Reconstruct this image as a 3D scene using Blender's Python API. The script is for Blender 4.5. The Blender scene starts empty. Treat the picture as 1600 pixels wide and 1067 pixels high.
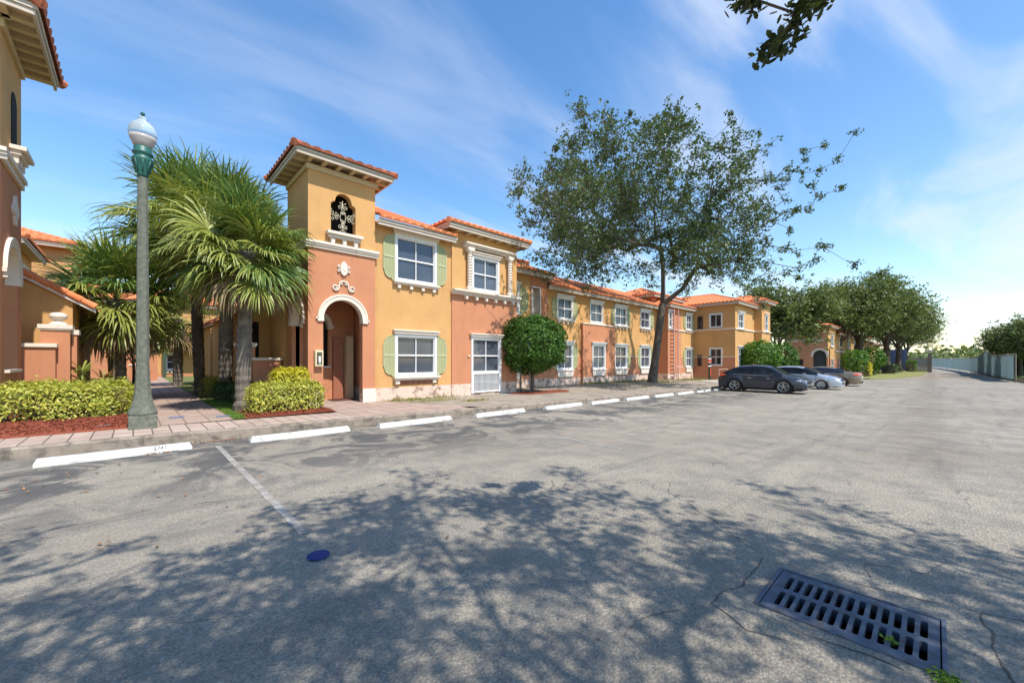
import bpy, math, random
from mathutils import Vector, Matrix, noise
R = math.radians
rnd = random.Random(7)
scn = bpy.context.scene

# ------------------------------------------------------------------ camera
EYE = 1.55
cam_d = bpy.data.cameras.new('camera'); cam = bpy.data.objects.new('camera', cam_d)
scn.collection.objects.link(cam); scn.camera = cam
cam.location = (0, 0, EYE)
cam.rotation_euler = (R(90), 0, math.atan2(660, 625) - R(90))
cam_d.sensor_width = 36; cam_d.lens = 36 * 625 / 1600
cam_d.shift_y = 29.5 / 1600
cam_d.clip_start = 0.05; cam_d.clip_end = 3000

# ------------------------------------------------------------------ sky and sun
SUN_EL = 56
w = bpy.data.worlds.new('World'); scn.world = w; w.use_nodes = True
nt = w.node_tree; nt.nodes.clear()
def N(nt, t, **k):
    n = nt.nodes.new(t)
    for a, b in k.items():
        if a == 'ins':
            for i, v in b.items(): n.inputs[i].default_value = v
        else: setattr(n, a, b)
    return n
out = N(nt, 'ShaderNodeOutputWorld'); bg = N(nt, 'ShaderNodeBackground', ins={1: 0.15})
sky = N(nt, 'ShaderNodeTexSky', sky_type='NISHITA', sun_disc=False, sun_elevation=R(SUN_EL), sun_rotation=R(179),
        altitude=0, air_density=1.25, dust_density=0.15, ozone_density=2.0)
tc = N(nt, 'ShaderNodeTexCoord'); sep = N(nt, 'ShaderNodeSeparateXYZ')
nt.links.new(tc.outputs['Generated'], sep.inputs[0])
def M_(op, a, b=None, cl=False):
    m = N(nt, 'ShaderNodeMath', operation=op, use_clamp=cl)
    for i, v in enumerate((a, b)):
        if v is None: continue
        if isinstance(v, (int, float)): m.inputs[i].default_value = v
        else: nt.links.new(v, m.inputs[i])
    return m.outputs[0]
zz = M_('ADD', M_('MAXIMUM', sep.outputs[2], 0.0), 0.12)
cx = M_('DIVIDE', sep.outputs[0], zz); cy = M_('DIVIDE', sep.outputs[1], zz)
cmb = N(nt, 'ShaderNodeCombineXYZ'); nt.links.new(cx, cmb.inputs[0]); nt.links.new(cy, cmb.inputs[1])
mp = N(nt, 'ShaderNodeMapping', ins={1: (3.1, 1.3, 0), 2: (0, 0, R(32)), 3: (0.50, 1.7, 1)})
nt.links.new(cmb.outputs[0], mp.inputs[0])
n1 = N(nt, 'ShaderNodeTexNoise', ins={'Scale': 1.45, 'Detail': 7.0, 'Roughness': 0.52, 'Distortion': 0.6})
nt.links.new(mp.outputs[0], n1.inputs['Vector'])
mp2 = N(nt, 'ShaderNodeMapping', ins={1: (7.7, 2.0, 0), 3: (0.30, 0.30, 1)})
nt.links.new(cmb.outputs[0], mp2.inputs[0])
n2 = N(nt, 'ShaderNodeTexNoise', ins={'Scale': 0.8, 'Detail': 3.0, 'Roughness': 0.5})
nt.links.new(mp2.outputs[0], n2.inputs['Vector'])
r1 = N(nt, 'ShaderNodeMapRange', interpolation_type='SMOOTHSTEP', ins={1: 0.42, 2: 0.80, 3: 0.0, 4: 0.95})
nt.links.new(n1.outputs[0], r1.inputs[0])
# more thin cloud towards +X (the right of the street)
bias = M_('ADD', M_('MULTIPLY', M_('SUBTRACT', sep.outputs[0], 0.50), 1.5), n2.outputs[0], True)
r2 = N(nt, 'ShaderNodeMapRange', interpolation_type='SMOOTHSTEP', ins={1: 0.40, 2: 0.95, 3: 0.34, 4: 0.95})
nt.links.new(bias, r2.inputs[0])
cl = M_('MULTIPLY', r1.outputs[0], r2.outputs[0])
veil = N(nt, 'ShaderNodeMapRange', interpolation_type='SMOOTHSTEP', ins={1: 0.60, 2: 1.20, 3: 0.0, 4: 0.06})
nt.links.new(bias, veil.inputs[0])
cl = M_('ADD', cl, veil.outputs[0], True)
# small low cumulus over the horizon
n3 = N(nt, 'ShaderNodeTexNoise', ins={'Scale': 9.0, 'Detail': 7.0, 'Roughness': 0.55})
mp3 = N(nt, 'ShaderNodeMapping', ins={3: (1, 1, 2.6)}); nt.links.new(tc.outputs['Generated'], mp3.inputs[0])
nt.links.new(mp3.outputs[0], n3.inputs['Vector'])
hz = N(nt, 'ShaderNodeMapRange', interpolation_type='SMOOTHSTEP', ins={1: 0.0, 2: 0.17, 3: 0.42, 4: 0.0})
nt.links.new(sep.outputs[2], hz.inputs[0])
r3 = N(nt, 'ShaderNodeMapRange', interpolation_type='SMOOTHSTEP', ins={1: 0.50, 2: 0.60, 3: 0.0, 4: 1.0})
nt.links.new(n3.outputs[0], r3.inputs[0])
cl = M_('MAXIMUM', cl, M_('MULTIPLY', hz.outputs[0], r3.outputs[0]))
mix = N(nt, 'ShaderNodeMix', data_type='RGBA', ins={7: (4.9, 5.3, 6.1, 1)})
hsv = N(nt, 'ShaderNodeHueSaturation', ins={0: 0.502, 1: 1.24, 2: 1.27})
nt.links.new(sky.outputs[0], hsv.inputs['Color'])
nt.links.new(cl, mix.inputs[0]); nt.links.new(hsv.outputs[0], mix.inputs[6])
nt.links.new(mix.outputs[2], bg.inputs[0]); nt.links.new(bg.outputs[0], out.inputs[0])

sd = bpy.data.lights.new('sun', 'SUN'); sun = bpy.data.objects.new('sun', sd); scn.collection.objects.link(sun)
sd.energy = 5.0; sd.angle = R(0.53); sd.color = (1.0, 0.945, 0.86)
sun.rotation_euler = Vector((-0.02, 1.0, -math.tan(R(SUN_EL)))).to_track_quat('-Z', 'Y').to_euler()
sun.location = (0, -10, 30)
scn.view_settings.view_transform = 'Standard'; scn.view_settings.look = 'None'
scn.view_settings.exposure = 0.30; scn.view_settings.gamma = 1.0

# ------------------------------------------------------------------ materials
MATS = {}
def mat(name, col, rough=0.85, var=0.12, scale=6.0, bump=0.15, bscale=60.0, spec=0.3, island=0.0, metal=0.0, col2=None,
        trans=0.0, stain=None, streak=None):
    """plain surface: colour varied by noise (and by leaf/tile if island), bump"""
    if name in MATS: return MATS[name]
    m = bpy.data.materials.new(name); m.use_nodes = True; t = m.node_tree
    b = t.nodes['Principled BSDF']; MATS[name] = m
    b.inputs['Roughness'].default_value = rough; b.inputs['Metallic'].default_value = metal
    b.inputs['Specular IOR Level'].default_value = spec
    tcn = N(t, 'ShaderNodeTexCoord')
    no = N(t, 'ShaderNodeTexNoise', ins={'Scale': scale, 'Detail': 5.0, 'Roughness': 0.6})
    t.links.new(tcn.outputs['Object'], no.inputs['Vector'])
    c2 = col2 or tuple(c * (1 - var) for c in col); c1 = col if col2 else tuple(min(1, c * (1 + var)) for c in col)
    ramp = N(t, 'ShaderNodeMapRange', ins={1: 0.3, 2: 0.7}); t.links.new(no.outputs[0], ramp.inputs[0])
    mx = N(t, 'ShaderNodeMix', data_type='RGBA', ins={6: (*c2, 1), 7: (*c1, 1)})
    if island:
        geo = N(t, 'ShaderNodeNewGeometry')
        ad = N(t, 'ShaderNodeMath', operation='MULTIPLY_ADD', use_clamp=True, ins={1: island, 2: 0.0})
        t.links.new(geo.outputs['Random Per Island'], ad.inputs[0])
        ad2 = N(t, 'ShaderNodeMath', operation='MULTIPLY_ADD', use_clamp=True, ins={1: 1 - island})
        t.links.new(ramp.outputs[0], ad2.inputs[0]); t.links.new(ad.outputs[0], ad2.inputs[2])
        t.links.new(ad2.outputs[0], mx.inputs[0])
    else: t.links.new(ramp.outputs[0], mx.inputs[0])
    colout = mx.outputs[2]
    if stain:
        scol, sscale, lo, hi = stain
        ns = N(t, 'ShaderNodeTexNoise', ins={'Scale': sscale, 'Detail': 7.0, 'Roughness': 0.65, 'Distortion': 0.4})
        t.links.new(tcn.outputs['Object'], ns.inputs['Vector'])
        rs = N(t, 'ShaderNodeMapRange', ins={1: lo, 2: hi}); t.links.new(ns.outputs[0], rs.inputs[0])
        ms = N(t, 'ShaderNodeMix', data_type='RGBA', ins={7: (*scol, 1)})
        t.links.new(rs.outputs[0], ms.inputs[0]); t.links.new(colout, ms.inputs[6]); colout = ms.outputs[2]
    if streak:
        for sc3, ns_, lo, hi, k_ in (((1, 1, 0.10), 5.0, 0.55, 0.78, 0.55), ((1, 1, 1), 9.0, 0.60, 0.72, 0.30)):
            mpn = N(t, 'ShaderNodeMapping', ins={3: sc3}); t.links.new(tcn.outputs['Object'], mpn.inputs[0])
            nk = N(t, 'ShaderNodeTexNoise', ins={'Scale': ns_, 'Detail': 6.0, 'Roughness': 0.7}); t.links.new(mpn.outputs[0], nk.inputs['Vector'])
            rk = N(t, 'ShaderNodeMapRange', ins={1: lo, 2: hi, 3: 0.0, 4: k_}); t.links.new(nk.outputs[0], rk.inputs[0])
            mk_ = N(t, 'ShaderNodeMix', data_type='RGBA', ins={7: (*streak, 1)}); t.links.new(rk.outputs[0], mk_.inputs[0]); t.links.new(colout, mk_.inputs[6]); colout = mk_.outputs[2]
    t.links.new(colout, b.inputs['Base Color'])
    if bump:
        nb = N(t, 'ShaderNodeTexNoise', ins={'Scale': bscale, 'Detail': 4.0, 'Roughness': 0.6})
        t.links.new(tcn.outputs['Object'], nb.inputs['Vector'])
        bp = N(t, 'ShaderNodeBump', ins={'Strength': bump, 'Distance': 0.02})
        t.links.new(nb.outputs[0], bp.inputs['Height']); t.links.new(bp.outputs[0], b.inputs['Normal'])
    if trans:
        tr = N(t, 'ShaderNodeBsdfTranslucent'); ms2 = N(t, 'ShaderNodeMixShader', ins={0: trans})
        hs = N(t, 'ShaderNodeHueSaturation', ins={1: 1.1, 2: 1.3}); t.links.new(colout, hs.inputs['Color'])
        t.links.new(hs.outputs[0], tr.inputs[0])
        t.links.new(b.outputs[0], ms2.inputs[1]); t.links.new(tr.outputs[0], ms2.inputs[2])
        t.links.new(ms2.outputs[0], t.nodes['Material Output'].inputs[0])
    return m

OCH = mat('ochre_stucco', (0.575, 0.322, 0.128), 0.9, 0.07, 1.3, 0.35, 38, 0.2, stain=((0.49, 0.28, 0.12), 0.9, 0.60, 0.80), streak=(0.40, 0.23, 0.10))
TER = mat('terracotta_stucco', (0.52, 0.226, 0.120), 0.9, 0.07, 1.3, 0.35, 38, 0.2, stain=((0.43, 0.17, 0.095), 0.9, 0.58, 0.80), streak=(0.36, 0.15, 0.09))
CRM = mat('cream_trim', (0.72, 0.62, 0.52), 0.8, 0.05, 5, 0.12, 50, stain=((0.45, 0.36, 0.28), 5.0, 0.60, 0.78))
WHT = mat('white_paint', (0.72, 0.71, 0.69), 0.6, 0.05, 8, 0.04, 60)
WST = mat('wheel_stop_paint', (0.58, 0.565, 0.525), 0.85, 0.05, 9, 0.4, 60, stain=((0.34, 0.31, 0.27), 4.0, 0.52, 0.68))
PLI = mat('plinth_paint', (0.66, 0.50, 0.40), 0.9, 0.08, 3, 0.3, 60, stain=((0.30, 0.20, 0.14), 3.4, 0.50, 0.60))
GRN = mat('shutter_green', (0.33, 0.335, 0.175), 0.75, 0.05, 6, 0.05, 50)
GRD = mat('shutter_edge_cream', (0.44, 0.46, 0.27), 0.75, 0.05, 6, 0.05, 50)
FAS = mat('fascia_paint', (0.52, 0.44, 0.36), 0.8, 0.06, 5, 0.1, 50)
SOF = mat('soffit_paint', (0.55, 0.42, 0.25), 0.85, 0.06, 5, 0.1, 50)
TIL = mat('clay_tile', (0.74, 0.27, 0.115), 0.8, 0.25, 3.2, 0.2, 60, col2=(0.66, 0.19, 0.07), stain=((0.22, 0.10, 0.06), 2.4, 0.66, 0.85))
TLD = mat('weathered_clay_tile', (0.52, 0.17, 0.085), 0.85, 0.25, 5.0, 0.2, 60, col2=(0.30, 0.085, 0.05), stain=((0.14, 0.08, 0.06), 3.4, 0.55, 0.8))
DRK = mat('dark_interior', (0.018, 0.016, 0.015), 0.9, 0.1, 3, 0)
DOO = mat('brown_door_paint', (0.34, 0.13, 0.075), 0.6, 0.06, 3, 0.05)
TAN = mat('tan_panel', (0.52, 0.38, 0.23), 0.8, 0.06, 3, 0.05)
CON = mat('lamp_concrete', (0.20, 0.20, 0.155), 0.9, 0.16, 14, 0.5, 90, col2=(0.10, 0.11, 0.085))
GRM = mat('green_lamp_metal', (0.02, 0.11, 0.09), 0.45, 0.15, 14, 0.08, 60, 0.5)
KRB = mat('kerb_concrete', (0.34, 0.285, 0.225), 0.95, 0.2, 5, 0.5, 70, col2=(0.25, 0.20, 0.155), stain=((0.13, 0.11, 0.09), 4.5, 0.48, 0.66))
MUL = mat('red_mulch', (0.30, 0.085, 0.045), 0.95, 0.3, 26, 1.0, 60, col2=(0.16, 0.035, 0.018))
GRS = mat('lawn_grass', (0.12, 0.17, 0.035), 0.95, 0.3, 6, 0.8, 90, col2=(0.16, 0.15, 0.06))
BLK = mat('black_rubber', (0.02, 0.02, 0.021), 0.75, 0.1, 10, 0)
IRN = mat('grate_iron', (0.085, 0.105, 0.14), 0.62, 0.2, 22, 0.35, 160, 0.3, stain=((0.075, 0.05, 0.035), 8.0, 0.50, 0.72))
CHR = mat('bright_metal', (0.62, 0.62, 0.62), 0.3, 0.03, 10, 0, metal=0.9)
BRK = mat('oak_bark', (0.17, 0.135, 0.105), 0.95, 0.25, 5, 0.9, 24, col2=(0.075, 0.06, 0.05))
PBK = mat('palm_bark', (0.21, 0.175, 0.14), 0.95, 0.25, 6, 0.9, 22, col2=(0.09, 0.075, 0.06))
OLF = mat('oak_leaf', (0.145, 0.205, 0.062), 0.45, 0.3, 0.7, 0, col2=(0.04, 0.07, 0.028), island=0.65, trans=0.22, spec=0.45)
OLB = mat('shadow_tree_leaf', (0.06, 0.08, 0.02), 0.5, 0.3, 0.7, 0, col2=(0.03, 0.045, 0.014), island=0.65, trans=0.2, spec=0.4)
OLG = mat('green_oak_leaf', (0.21, 0.25, 0.07), 0.55, 0.3, 0.25, 0, col2=(0.06, 0.09, 0.025), island=0.6, trans=0.25, spec=0.35)
BLF = mat('ficus_leaf', (0.09, 0.19, 0.022), 0.55, 0.3, 2.0, 0, col2=(0.022, 0.065, 0.008), island=0.6, trans=0.22, spec=0.3)
BLG = mat('bright_ficus_leaf', (0.13, 0.25, 0.02), 0.45, 0.3, 2.0, 0, col2=(0.04, 0.11, 0.012), island=0.7, trans=0.25, spec=0.4)
YLF = mat('yellow_croton_leaf', (0.66, 0.60, 0.11), 0.45, 0.3, 2.5, 0, col2=(0.20, 0.26, 0.03), island=0.8, trans=0.25, spec=0.4)
YLG = mat('golden_croton_leaf', (0.70, 0.58, 0.03), 0.45, 0.3, 2.5, 0, col2=(0.30, 0.33, 0.02), island=0.8, trans=0.25, spec=0.4)
DLF = mat('dark_shrub_leaf', (0.07, 0.13, 0.02), 0.45, 0.3, 2.5, 0, col2=(0.02, 0.045, 0.012), island=0.8, trans=0.2, spec=0.4)
PG1 = mat('palm_green', (0.16, 0.245, 0.05), 0.42, 0.3, 2.0, 0, col2=(0.07, 0.14, 0.03), island=0.6, trans=0.18, spec=0.45)
PG2 = mat('palm_yellow_green', (0.36, 0.37, 0.08), 0.42, 0.3, 2.0, 0, col2=(0.17, 0.22, 0.045), island=0.6, trans=0.2, spec=0.45)
PBR = mat('palm_dead_frond', (0.36, 0.27, 0.16), 0.8, 0.3, 3.0, 0, col2=(0.17, 0.11, 0.06), island=0.7, trans=0.1)
TWG = mat('dry_twig', (0.20, 0.15, 0.11), 0.9, 0.2, 8, 0)
BLU = mat('blue_utility_paint', (0.01, 0.035, 0.16), 0.6, 0.15, 20, 0.2, 120)
SGB = mat('sign_blue', (0.01, 0.05, 0.22), 0.5, 0.05, 5, 0)
PST = mat('green_post', (0.05, 0.08, 0.05), 0.6, 0.1, 5, 0)
WOD = mat('weathered_wood', (0.25, 0.20, 0.16), 0.9, 0.2, 8, 0.3)
RED = mat('red_scaffold_paint', (0.50, 0.10, 0.06), 0.6, 0.1, 5, 0)
MSH = mat('green_windscreen_mesh', (0.13, 0.17, 0.155), 0.8, 0.15, 0.5, 0.2, 3, col2=(0.15, 0.21, 0.25), trans=0.4)
TRP = mat('blue_tarp', (0.10, 0.16, 0.32), 0.6, 0.2, 1.5, 0.2, 4)
DRY = mat('dry_leaf', (0.40, 0.20, 0.09), 0.8, 0.3, 5, 0, island=0.8, col2=(0.20, 0.10, 0.05))
LFG = mat('lime_weed', (0.25, 0.36, 0.04), 0.6, 0.3, 5, 0, island=0.7, col2=(0.10, 0.18, 0.02), trans=0.2)
FNT = mat('faded_stencil', (0.50, 0.50, 0.48), 0.8, 0.1, 8, 0)
LIN = mat('worn_line_paint', (0.40, 0.38, 0.34), 0.9, 0.25, 9, 0.3, 80, stain=((0.25, 0.23, 0.20), 4.0, 0.36, 0.58))
BRW = mat('brown_window_frame', (0.10, 0.05, 0.035), 0.6, 0.1, 5, 0)

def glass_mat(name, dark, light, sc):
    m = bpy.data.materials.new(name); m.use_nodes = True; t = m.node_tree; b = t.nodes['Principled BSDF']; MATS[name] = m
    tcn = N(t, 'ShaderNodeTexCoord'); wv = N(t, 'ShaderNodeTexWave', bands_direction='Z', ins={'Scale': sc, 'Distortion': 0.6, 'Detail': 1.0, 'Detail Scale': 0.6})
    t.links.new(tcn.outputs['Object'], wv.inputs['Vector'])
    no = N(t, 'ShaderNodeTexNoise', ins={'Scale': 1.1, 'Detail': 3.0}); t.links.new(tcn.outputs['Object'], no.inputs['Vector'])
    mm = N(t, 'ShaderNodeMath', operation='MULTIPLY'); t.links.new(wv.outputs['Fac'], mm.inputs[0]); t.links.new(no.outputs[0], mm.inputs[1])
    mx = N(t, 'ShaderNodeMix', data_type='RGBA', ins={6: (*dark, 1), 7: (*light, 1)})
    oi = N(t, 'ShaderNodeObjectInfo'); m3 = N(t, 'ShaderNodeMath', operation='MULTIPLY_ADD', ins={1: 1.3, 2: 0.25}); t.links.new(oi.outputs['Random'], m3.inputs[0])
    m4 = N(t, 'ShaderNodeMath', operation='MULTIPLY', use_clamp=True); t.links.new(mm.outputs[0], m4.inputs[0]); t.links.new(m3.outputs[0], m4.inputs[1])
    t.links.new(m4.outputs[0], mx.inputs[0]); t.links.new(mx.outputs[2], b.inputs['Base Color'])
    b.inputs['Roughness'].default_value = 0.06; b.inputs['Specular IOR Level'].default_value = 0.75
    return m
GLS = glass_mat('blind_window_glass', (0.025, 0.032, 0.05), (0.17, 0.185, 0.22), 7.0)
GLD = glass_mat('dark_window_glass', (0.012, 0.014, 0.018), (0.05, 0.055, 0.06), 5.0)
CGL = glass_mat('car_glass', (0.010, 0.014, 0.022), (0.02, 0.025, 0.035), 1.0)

def paint(name, col, rough=0.28, metal=0.35):
    m = bpy.data.materials.new(name); m.use_nodes = True; t = m.node_tree; b = t.nodes['Principled BSDF']
    b.inputs['Base Color'].default_value = (*col, 1); b.inputs['Roughness'].default_value = rough
    b.inputs['Metallic'].default_value = metal; b.inputs['Coat Weight'].default_value = 0.8; b.inputs['Coat Roughness'].default_value = 0.06
    tcn = N(t, 'ShaderNodeTexCoord'); no = N(t, 'ShaderNodeTexNoise', ins={'Scale': 3.0, 'Detail': 6.0})
    t.links.new(tcn.outputs['Object'], no.inputs['Vector'])
    mr = N(t, 'ShaderNodeMapRange', ins={1: 0.3, 2: 0.75, 3: rough, 4: rough + 0.2}); t.links.new(no.outputs[0], mr.inputs[0])
    t.links.new(mr.outputs[0], b.inputs['Roughness'])
    MATS[name] = m; return m
LMP = paint('lamp_lens', (0.9, 0.12, 0.04), 0.15, 0); HLT = paint('headlight_lens', (0.62, 0.66, 0.72), 0.08, 0.3)

def asphalt():
    m = bpy.data.materials.new('asphalt'); m.use_nodes = True; t = m.node_tree; b = t.nodes['Principled BSDF']; MATS['asphalt'] = m
    b.inputs['Roughness'].default_value = 0.92; b.inputs['Specular IOR Level'].default_value = 0.25
    tcn = N(t, 'ShaderNodeTexCoord'); V = tcn.outputs['Object']
    def noi(sc, det=5.0, ro=0.6, vec=None, dist=0.0):
        n = N(t, 'ShaderNodeTexNoise', ins={'Scale': sc, 'Detail': det, 'Roughness': ro, 'Distortion': dist}); t.links.new(vec or V, n.inputs['Vector']); return n.outputs[0]
    def mr(x, a, b_, c=0.0, d=1.0, sm=True):
        n = N(t, 'ShaderNodeMapRange', ins={1: a, 2: b_, 3: c, 4: d}); 
        if sm: n.interpolation_type = 'SMOOTHSTEP'
        t.links.new(x, n.inputs[0]); return n.outputs[0]
    def ma(op, a, b_=0.0, cl=False):
        n = N(t, 'ShaderNodeMath', operation=op, use_clamp=cl)
        for i, v in enumerate((a, b_)):
            if isinstance(v, (int, float)): n.inputs[i].default_value = v
            else: t.links.new(v, n.inputs[i])
        return n.outputs[0]
    def mixc(f, a, b_):
        n = N(t, 'ShaderNodeMix', data_type='RGBA')
        for i, v in ((0, f), (6, a), (7, b_)):
            if isinstance(v, tuple): n.inputs[i].default_value = (*v, 1)
            elif isinstance(v, (int, float)): n.inputs[i].default_value = v
            else: t.links.new(v, n.inputs[i])
        return n.outputs[2]
    sp = N(t, 'ShaderNodeSeparateXYZ'); t.links.new(V, sp.inputs[0]); X, Y = sp.outputs[0], sp.outputs[1]
    big = noi(0.22, 5, 0.6); med = noi(1.7, 6, 0.65); fin = noi(48, 5, 0.85)
    vor = N(t, 'ShaderNodeTexVoronoi', ins={'Scale': 48.0}); t.links.new(V, vor.inputs['Vector'])
    c = mixc(mr(big, 0.35, 0.65), (0.345, 0.298, 0.226), (0.450, 0.392, 0.302))
    c = mixc(ma('MULTIPLY', mr(med, 0.40, 0.66), 0.50), c, (0.175, 0.165, 0.148))
    # aggregate speckle: pale stones and dark binder
    c = mixc(ma('MULTIPLY', mr(fin, 0.38, 0.62), 0.72), c, (0.125, 0.118, 0.108))
    c = mixc(ma('MULTIPLY', mr(vor.outputs['Distance'], 0.08, 0.34, 1.0, 0.0), 0.58), c, (0.52, 0.48, 0.42))
    # streaks along the street, tyre wear
    ms = N(t, 'ShaderNodeMapping', ins={3: (0.10, 1.1, 1)}); t.links.new(V, ms.inputs[0])
    st = noi(1.6, 9, 0.68, ms.outputs[0], 0.9)
    c = mixc(ma('MULTIPLY', mr(st, 0.50, 0.66), 0.38), c, (0.135, 0.125, 0.112))
    # brown tyre-worn lane
    ln = ma('SUBTRACT', Y, ma('ADD', ma('MULTIPLY', big, 2.4), -0.9))
    ln = mr(ma('ABSOLUTE', ln), 0.15, 1.0, 1.0, 0.0)
    ln = ma('MULTIPLY', ln, mr(X, 6.0, 11.0)); ln = ma('MULTIPLY', ln, mr(noi(0.9, 4), 0.3, 0.6))
    c = mixc(ma('MULTIPLY', ln, 0.42), c, (0.15, 0.118, 0.092))
    # dark oil and grime where cars stand, and along the kerb
    zone = ma('MULTIPLY', mr(Y, 4.7, 7.4), mr(Y, 9.9, 9.2))
    oil = mr(noi(0.75, 9, 0.70, None, 1.3), 0.44, 0.56)
    c = mixc(ma('MULTIPLY', ma('MULTIPLY', zone, oil), 0.85), c, (0.075, 0.075, 0.076))
    gr_ = mr(Y, 8.9, 9.7); c = mixc(ma('MULTIPLY', gr_, 0.45), c, (0.12, 0.115, 0.105))
    c = mixc(ma('MULTIPLY', mr(noi(1.3, 6, 0.7, None, 1.2), 0.60, 0.70), 0.35), c, (0.10, 0.098, 0.095))
    # drip spots and gum
    v3 = N(t, 'ShaderNodeTexVoronoi', ins={'Scale': 2.3, 'Randomness': 1.0}); t.links.new(V, v3.inputs['Vector'])
    c = mixc(ma('MULTIPLY', mr(v3.outputs['Distance'], 0.03, 0.06, 1.0, 0.0), 0.7), c, (0.08, 0.078, 0.075))
    # cracks
    wn = N(t, 'ShaderNodeTexNoise', ins={'Scale': 1.4, 'Detail': 5.0}); t.links.new(V, wn.inputs['Vector'])
    va = N(t, 'ShaderNodeVectorMath', operation='MULTIPLY_ADD'); va.inputs[1].default_value = (0.9, 0.9, 0)
    t.links.new(wn.outputs[1], va.inputs[0]); t.links.new(V, va.inputs[2])
    vc = N(t, 'ShaderNodeTexVoronoi', feature='DISTANCE_TO_EDGE', ins={'Scale': 0.8}); t.links.new(va.outputs[0], vc.inputs['Vector'])
    ck = ma('MULTIPLY', mr(vc.outputs['Distance'], 0.001, 0.006, 1.0, 0.0), mr(noi(0.5, 2), 0.54, 0.62))
    c = mixc(ma('MULTIPLY', ck, 0.35), c, (0.04, 0.037, 0.034))
    t.links.new(c, b.inputs['Base Color'])
    bp = N(t, 'ShaderNodeBump', ins={'Strength': 0.75, 'Distance': 0.012}); hh = ma('SUBTRACT', ma('ADD', fin, vor.outputs['Distance']), ma('MULTIPLY', ck, 1.5))
    t.links.new(hh, bp.inputs['Height']); t.links.new(bp.outputs[0], b.inputs['Normal'])
    return m
ASP = asphalt()

def brick(name, c1, c2, mortar, bw, rh, scale=1.0, rot=0.0, msz=0.012, offs=0.5):
    m = bpy.data.materials.new(name); m.use_nodes = True; t = m.node_tree; b = t.nodes['Principled BSDF']; MATS[name] = m
    b.inputs['Roughness'].default_value = 0.9
    tcn = N(t, 'ShaderNodeTexCoord'); mpn = N(t, 'ShaderNodeMapping', ins={2: (0, 0, rot)}); t.links.new(tcn.outputs['Object'], mpn.inputs[0])
    br = N(t, 'ShaderNodeTexBrick', offset=offs, ins={'Color1': (*c1, 1), 'Color2': (*c2, 1), 'Mortar': (*mortar, 1), 'Scale': scale,
        'Mortar Size': msz, 'Mortar Smooth': 0.2, 'Brick Width': bw, 'Row Height': rh})
    t.links.new(mpn.outputs[0], br.inputs['Vector'])
    no = N(t, 'ShaderNodeTexNoise', ins={'Scale': 2.2, 'Detail': 7.0, 'Roughness': 0.7}); t.links.new(tcn.outputs['Object'], no.inputs['Vector'])
    r = N(t, 'ShaderNodeMapRange', ins={1: 0.4, 2: 0.75, 3: 0.0, 4: 0.6}); t.links.new(no.outputs[0], r.inputs[0])
    mx = N(t, 'ShaderNodeMix', data_type='RGBA', ins={7: (0.20, 0.155, 0.12, 1)}); t.links.new(r.outputs[0], mx.inputs[0]); t.links.new(br.outputs[0], mx.inputs[6])
    t.links.new(mx.outputs[2], b.inputs['Base Color'])
    bp = N(t, 'ShaderNodeBump', ins={'Strength': 0.6, 'Distance': 0.01}, invert=True); t.links.new(br.outputs[1], bp.inputs['Height']); t.links.new(bp.outputs[0], b.inputs['Normal'])
    return m
PAV = brick('paving_slabs', (0.47, 0.335, 0.27), (0.37, 0.27, 0.22), (0.13, 0.095, 0.075), 0.42, 0.2, rot=0, msz=0.010, offs=0.0)
PA2 = brick('kerb_course_slabs', (0.50, 0.38, 0.31), (0.42, 0.31, 0.25), (0.12, 0.09, 0.07), 0.27, 1.3, msz=0.012, offs=0.0)
SWK = mat('worn_sidewalk', (0.36, 0.30, 0.235), 0.95, 0.2, 1.6, 0.5, 50, col2=(0.25, 0.215, 0.175), stain=((0.15, 0.12, 0.095), 1.1, 0.52, 0.72))
SLB = mat('pale_concrete', (0.44, 0.40, 0.34), 0.95, 0.12, 1.6, 0.4, 50)

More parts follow.
